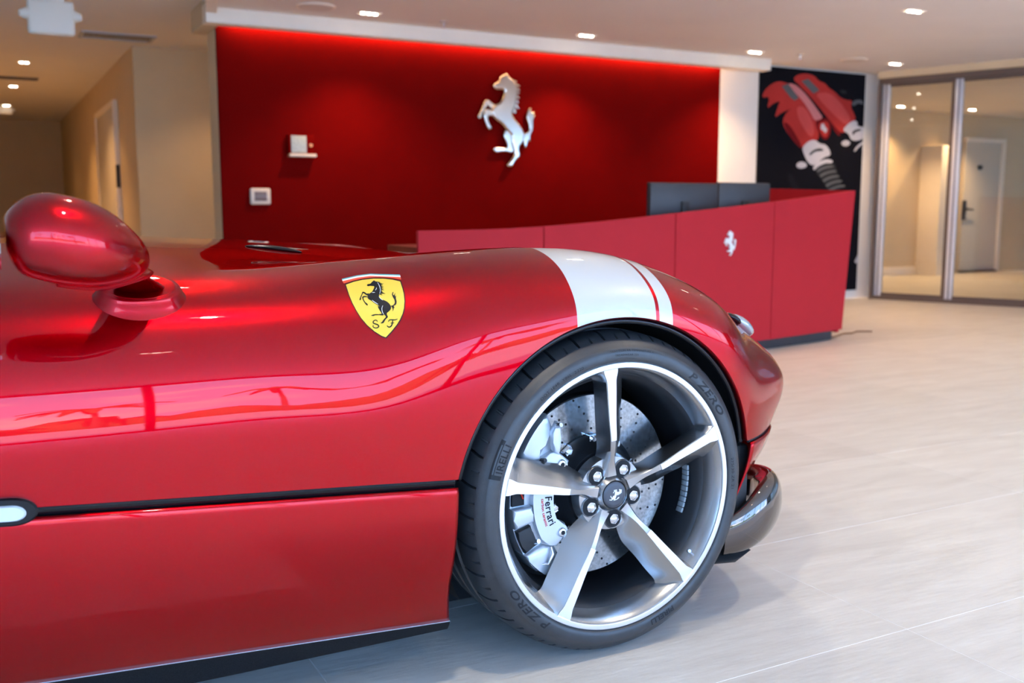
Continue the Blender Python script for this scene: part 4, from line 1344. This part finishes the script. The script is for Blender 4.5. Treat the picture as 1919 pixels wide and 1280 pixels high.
for L in ([(700,315),(730,370),(742,430),(732,485)], [(722,525),(745,555),(778,578)], [(618,580),(660,612),(708,640)], [(778,660),(765,710),(775,760),(790,790)], [(615,465),(660,462)], [(665,430),(682,410),(680,390)]):
    stroke('shield_horse_highlight', Z8(L), .45, 'white_print', .0019, sh)

# ================================================================== WHEEL
def wpt(r, ang, t=0.0, y=0.0):
    er = (math.cos(ang), math.sin(ang)); et = (-math.sin(ang), math.cos(ang))
    return (HUBX + r * er[0] + t * et[0], y, HUBZ + r * er[1] + t * et[1])
wheel = lathe_y('front_wheel', [(.004, .2715), (.008, .2675), (.018, .2625), (.032, .2565), (.044, .2525)], 'rim', car, 160)
wheel['label'] = 'five-spoke silver alloy wheel'
lathe_y('rim_lip', [(.012, .2835), (.002, .2835), (-.0005, .2825), (-.001, .281), (-.001, .2735), (.0005, .272), (.004, .2715)], 'machined', wheel, 160, smooth=30)['label'] = 'bright machined rim lip'
lathe_y('inner_barrel', [(.044, .2525), (.052, .2435), (.10, .2395), (.22, .2385), (.245, .25)], 'barrel', wheel, 128)

# tyre with real sipes in the tread
prof = [(.020, .2700), (.006, .2745), (.0015, .2800), (.0015, .2850), (-.0015, .2862), (-.0035, .2890), (-.0045, .2960), (-.0040, .3050), (-.0010, .3140), (.0005, .3150), (.0060, .3215), (.0140, .3290), (.0160, .3302), (.0240, .3350), (.0340, .3390), (.0460, .3418), (.0600, .3434), (.0760, .3442), (.0790, .3370), (.0880, .3370), (.0910, .3446), (.1250, .3450), (.1290, .3375), (.1390, .3375), (.1430, .3450), (.1780, .3446), (.1810, .3370), (.1900, .3370), (.1930, .3440), (.2200, .3425), (.2400, .3380), (.2560, .3280), (.2650, .3120), (.2650, .2950), (.2560, .2780)]
NS = 68
vv, ff = [], []
kp = len(prof)
colang = []
for i in range(NS):
    a = 2 * PI * i / NS
    st = 2 * PI / NS
    wdt = .0062 / .34
    short = i % 2
    for off, dep in ((0, 0), (wdt * .25, 1), (wdt * .75, 1), (wdt, 0), (st * .45, 0), (st * .75, 0)):
        colang.append((a + off, dep, short))
for (a, dep, short) in colang:
    for (y, r) in prof:
        sk = 0.0
        if y > .014 and .33 < r:
            sk = -.55 * max(0, y - .02) - 2.2 * max(0, y - .05) ** 2 if y < .078 else -.033
        lim = (.019, .077) if not short else (.019, .030)
        d = .0120 * dep if lim[0] < y < lim[1] and r > .32 else 0
        if dep and short: d *= .6
        ang = a + sk
        x, z = HUBX + (r - d) * math.cos(ang), HUBZ + (r - d) * math.sin(ang)
        zf = .0012
        if z < zf:
            z = zf
        vv.append((x, y, z))
nc = len(colang)
for i in range(nc):
    i2 = (i + 1) % nc
    for j in range(kp - 1):
        ff.append((i * kp + j, i * kp + j + 1, i2 * kp + j + 1, i2 * kp + j))
tyre = mobj('tyre', vv, ff, 'rubber', wheel, 38)
tyre['label'] = 'low-profile black tyre with raised lettering'
def side_y(r):
    pr_ = sorted([(r_, y_) for y_, r_ in prof[3:17]])
    return float(np.interp(r, [p[0] for p in pr_], [p[1] for p in pr_]))
def tyre_text(s, r0, size, ang0, mat='rubber_dark', bold=.0, space=1.0, shear=0.0, stretch=1.0, name='tyre_lettering'):
    v, f = text_verts(s, size, bold, space, shear)
    out = []
    for x, y, _ in v:
        r = r0 + y
        a = ang0 - x * stretch / r0
        out.append((HUBX + r * math.cos(a), side_y(r) - .0007, HUBZ + r * math.sin(a)))
    return mobj(name, out, f, mat, wheel)
def tyre_bar(r0, r1, a0, a1, mat='rubber_dark', n=14):
    v, f = [], []
    m = max(2, int((r1 - r0) / .002) + 1)
    for i in range(n + 1):
        a = a0 + (a1 - a0) * i / n
        for r in np.linspace(r0, r1, m):
            v.append((HUBX + r * math.cos(a), side_y(r) - .0008, HUBZ + r * math.sin(a)))
        if i:
            b = len(v)
            f += [(b - 2 * m + k, b - 2 * m + k + 1, b - m + k + 1, b - m + k) for k in range(m - 1)]
    mobj('tyre_lettering', v, f, mat, wheel)
tyre_text('IRELLI', .2925, .0205, R_(163.3), bold=.0004, stretch=1.05, space=1.06)
tyre_bar(.2925, .3165, R_(165.6), R_(163.9))
tyre_bar(.3135, .3165, R_(165.6), R_(151.2)); tyre_bar(.3085, .3105, R_(165.6), R_(151.2))
tyre_bar(.3085, .3165, R_(152.8), R_(151.0))
tyre_text('P ZERO', .2925, .0225, R_(55.5), bold=.0007, stretch=1.55, space=1.12, shear=.25)
tyre_text('P ZERO', .2925, .0215, R_(-125.0), bold=.0006, stretch=1.55, space=1.12, shear=.25)
tyre_text('TRACTION AA TEMPERATURE A', .3065, .0060, R_(96), space=1.05, stretch=1.2)
tyre_text('TREADWEAR 220', .2975, .0060, R_(94), space=1.05, stretch=1.2)
tyre_text('DOT 1E4R  Y86L  2220', .2930, .0085, R_(131), space=1.05, stretch=1.3)
tyre_text('275/30 ZR 21', .2930, .0100, R_(10), space=1.05, stretch=1.25)
tyre_text('PIRELLI', .2930, .0170, R_(-62), bold=.0005, stretch=1.2)

# spokes
SPK = [R_(96 - 72 * k) for k in range(5)]
def spoke_dims(r):
    w1 = .0055 + .0065 * min(1, max(0, (r - .09) / .16)) + .0060 * sstep(.246, .271, r) + .006 * (1 - sstep(.034, .085, r))
    yr = .024 - .017 * sstep(.04, .14, r) - .007 * sstep(.14, .262, r)
    yb = .058 - .014 * sstep(.10, .255, r)
    wf = .026 + .022 * sstep(.045, .125, r) + .004 * sstep(.15, .22, r) + .014 * sstep(.228, .262, r) ** 2
    wc = w1 + .005 + .014 * (1 - sstep(.05, .11, r)) + .010 * sstep(.235, .266, r) ** 2
    return w1, yr, yb, wf, wc
rs = np.concatenate([np.linspace(.040, .11, 14), np.linspace(.12, .24, 16), np.linspace(.244, .2712, 14)])
for a in SPK:
    rings = []
    for r in rs:
        w1, yr, yb, wf, wc = spoke_dims(r)
        f1 = .5
        rings.append([wpt(r, a, wc, yb), wpt(r, a, w1 + .4 * (wc - w1), yr + .35 * (yb - yr)), wpt(r, a, w1, yr + .0012), wpt(r, a, w1 - .0012, yr), wpt(r, a, -w1 + .0012, yr), wpt(r, a, -w1, yr + .0012),
                      wpt(r, a, -(w1 + .33 * (wf - w1)), yr + .30 * (yb - yr)), wpt(r, a, -(w1 + .68 * (wf - w1)), yr + .62 * (yb - yr)), wpt(r, a, -wf, yb - .003), wpt(r, a, -wf + .003, yb)])
    loft_rings('spoke', rings, 'rim', wheel, True, 34)
    # diamond-cut face on the outer part of the ridge
    v, f = [], []
    rr_ = [r for r in rs if r > .118] + [.2735]
    for i, r in enumerate(rr_):
        w1, yr, *_ = spoke_dims(min(r, .2712))
        if r > .272: yr = -.001
        k = .93
        v += [wpt(r, a, w1 * k, yr - .0009), wpt(r, a, -w1 * k, yr - .0009)]
        if i:
            b = len(v)
            f.append((b - 4, b - 3, b - 1, b - 2))
    o = mobj('spoke_face', v, f, 'machined', wheel)
    md = o.modifiers.new('thickness', 'SOLIDIFY'); md.thickness = .0015; md.offset = 0
# hub
lathe_y('hub', [(.028, .020), (.023, .0285), (.021, .031), (.0265, .0345), (.0345, .0385), (.0365, .078), (.060, .083)], 'rim', wheel, 96)
lathe_y('centre_cap_ring', [(.022, .0305), (.0205, .030), (.0215, .0280)], 'black_gloss', wheel, 64)
lathe_y('centre_cap', [(.0195, .0001), (.0198, .020), (.0205, .0268), (.0225, .0283)], 'cap', wheel, 64)
v, f = curve_mesh(list(horse_polys(.0235, .0365).values()), 0.0, 0.0)
ca, sa = math.cos(R_(-62)), math.sin(R_(-62))
mobj('cap_horse', [(HUBX + .001 + ca * x - sa * y, .0190, HUBZ + sa * x + ca * y) for x, y, z in v], f, 'white_print', wheel)
for k in range(5):
    a = R_(96 - 36 - 72 * k)
    c = wpt(.0560, a)
    c = (c[0], c[2])
    # lobed pocket and the bolt inside it
    lathe_y('bolt_pocket', [(.050, .0225), (.0345, .0222), (.0325, .0208), (.0335, .0195), (.0348, .0190)], 'rim', wheel, 32, c)
    lathe_y('pocket_floor', [(.0338, .0193), (.0340, .0001)], 'liner', wheel, 28, c)
    cylinder('wheel_bolt', (c[0], .046, c[1]), (c[0], .0295, c[1]), .0118, .0114, 'steel', wheel, 6, 30)
    cylinder('bolt_tip', (c[0], .0300, c[1]), (c[0], .0250, c[1]), .0104, .0076, 'steel', wheel, 24, 40, bevel=.003)
# stick-on balance weights on the inner barrel
for k in range(9):
    a = R_(4 - k * 3.0)
    c = Vector(wpt(.2345, a, 0, .085))
    Mx = Matrix.Translation(c) @ Matrix.Rotation(-a, 4, 'Y')
    box('balance_weight', (-.002, -.010, -.0054), (.003, .010, .0054), 'weight', wheel, bevel=.001, xf=Mx)
tube('tyre_valve', [wpt(.258, R_(-38), 0, .030), wpt(.246, R_(-38), 0, .012)], .0035, 'steel', wheel, 10)

# ---- brake
YD = .115
disc_o = lathe_y('brake_disc', [(YD + .034, .098), (YD, .098), (YD, .1975), (YD + .002, .1995), (YD + .034, .1995), (YD + .034, .098)], 'disc', car, 128, smooth=30)
disc_o['label'] = 'grey carbon-ceramic brake disc with drilled holes'
hv, hf = [], []
for i in range(20):
    for j in range(5):
        r = .118 + .0175 * j + (.006 if i % 2 else 0)
        a = 2 * PI * (i + j * .19) / 20
        c = Vector(wpt(r, a, 0, YD - .0006))
        o = bpy.data.objects.new('drilled_hole', bpy.data.meshes['drilled_hole'] if 'drilled_hole' in bpy.data.meshes else None)
        if o.data is None if o else True:
            me = bpy.data.meshes.new('drilled_hole')
            pts = [(.0026 * math.cos(q), 0, .0026 * math.sin(q)) for q in np.linspace(0, 2 * PI, 10, endpoint=False)]
            pts2 = [(x, .0005, z) for x, y, z in pts]
            me.from_pydata(pts + pts2, [], [tuple(range(10))] + [(m, (m + 1) % 10, 10 + (m + 1) % 10, 10 + m) for m in range(10)])
            me.materials.append(M['liner'])
            o = bpy.data.objects.new('drilled_hole', me)
        o.location = c
        link(o, disc_o)
lathe_y('disc_bell', [(YD - .004, .112), (YD - .006, .104), (YD - .030, .092), (YD - .045, .085), (YD - .045, .02)], 'hat', disc_o, 80)
for k in range(10):
    a = R_(20 + 36 * k)
    c = Vector(wpt(.1035, a, 0, YD - .008))
    Mx = Matrix.Translation(c) @ Matrix.Rotation(-a, 4, 'Y')
    box('disc_bobbin', (-.008, -.006, -.010), (.008, .004, .010), 'steel', disc_o, bevel=.002, xf=Mx)
    cylinder('bobbin_bolt', c + Vector((0, -.005, 0)), c + Vector((0, -.011, 0)), .0055, .005, 'steel', disc_o, 8)

# caliper: arched silver body straddling the disc at the rear of the wheel
def arc_block(name, poly, y0, y1, mat, parent, bev=.004, sm=35):
    """poly of (angle deg, r) -> prism along the axle"""
    pts = []
    n = len(poly)
    for i in range(n):
        (a0, r0), (a1, r1) = poly[i], poly[(i + 1) % n]
        st = max(1, int(abs(a1 - a0) / 4))
        for k in range(st):
            t = k / st
            pts.append((a0 + (a1 - a0) * t, r0 + (r1 - r0) * t))
    bm = bmesh.new()
    lo = [bm.verts.new(wpt(r, R_(a), 0, y0)) for a, r in pts]
    hi = [bm.verts.new(wpt(r, R_(a), 0, y1)) for a, r in pts]
    m = len(pts)
    f0 = bm.faces.new(lo); f1 = bm.faces.new(hi[::-1])
    for i in range(m):
        bm.faces.new((lo[i], hi[i], hi[(i + 1) % m], lo[(i + 1) % m]))
    if bev:
        es = [e for e in f0.edges]
        bmesh.ops.bevel(bm, geom=es, offset=bev, segments=3, profile=.5, affect='EDGES')
    return bm_obj(name, bm, mat, parent, sm)
cal = arc_block('brake_caliper', [(134, .222), (226, .222), (226, .170), (215, .152), (200, .150), (160, .150), (145, .152), (134, .172)], .072, .185, 'caliper', car, .010)
cal['label'] = 'silver brake caliper with black and red lettering'
# raised outer face with the lettering, ears at both ends
arc_block('caliper_face', [(150, .176), (212, .176), (221, .158), (221, .118), (209, .114), (204, .128), (160, .128), (152, .114), (140, .118), (140, .158)], .056, .080, 'caliper', cal, .004)
arc_block('caliper_cover', [(128, .226), (156, .222), (156, .184), (146, .180), (130, .196)], .060, .10, 'caliper', cal, .010)
arc_block('caliper_arm', [(127, .205), (134, .196), (142, .166), (142, .152), (136, .160), (128, .188)], .046, .062, 'caliper', cal, .004)
arc_block('caliper_window', [(170, .220), (182, .220), (182, .192), (170, .192)], .066, .073, 'liner', cal, 0)
arc_block('caliper_bridge', [(183, .224), (194, .224), (194, .178), (183, .178)], .054, .075, 'caliper', cal, .006)
arc_block('pad_carrier', [(196, .220), (210, .220), (210, .186), (196, .186)], .060, .073, 'black_plastic', cal, .004)
arc_block('caliper_cover', [(211, .224), (232, .216), (232, .170), (222, .160), (213, .178)], .060, .11, 'caliper', cal, .010)
for (a, r) in ((147, .131), (214.5, .131)):
    c = Vector(wpt(r, R_(a), 0, .056))
    cylinder('caliper_bolt', c, c - Vector((0, .006, 0)), .0105, .0095, 'steel', cal, 24, 40, bevel=.002)
    cylinder('bolt_socket', c - Vector((0, .0055, 0)), c - Vector((0, .0068, 0)), .005, .005, 'liner', cal, 6)
for (a, r, y, mt) in ((152, .176, .058, 'black_plastic'), (207, .190, .060, 'steel'), (129, .200, .046, 'steel')):
    c = Vector(wpt(r, R_(a), 0, y))
    cylinder('bleed_nipple', c, c - Vector((-.002, .012, -.004)), .006, .0045, mt, cal, 12)
tube('brake_pipe', [wpt(.168, R_(218), 0, .058), wpt(.176, R_(221), 0, .050), wpt(.196, R_(224), 0, .052), wpt(.208, R_(222), 0, .066)], .0032, 'steel', cal, 8)
tube('sensor_wire', [wpt(.220, R_(172), 0, .06), wpt(.205, R_(174), 0, .058), wpt(.195, R_(178), 0, .066)], .0016, 'red_print', cal, 6)
def caliper_text(s, size, r0, a_mid, mat, bold=0.0):
    v, f = text_verts(s, size, bold, 1.05, 0.0, 'CENTER')
    out = []
    for x, y, _ in v:       # reads downwards, letter tops towards the axle
        a = R_(a_mid) + x / r0
        r = r0 - y
        out.append((HUBX + r * math.cos(a), .0553, HUBZ + r * math.sin(a)))
    return mobj('caliper_lettering', out, f, mat, cal)
caliper_text('Ferrari', .0230, .1480, 190, 'black_print', .0004)
caliper_text('carbon ceramic', .0095, .1570, 190, 'red_print', .0002)
# suspension seen through the wheel
tube('suspension_arm', [(-.02, .16, .30), (-.05, .40, .26), (-.05, .60, .24)], .022, 'liner', car, 12)
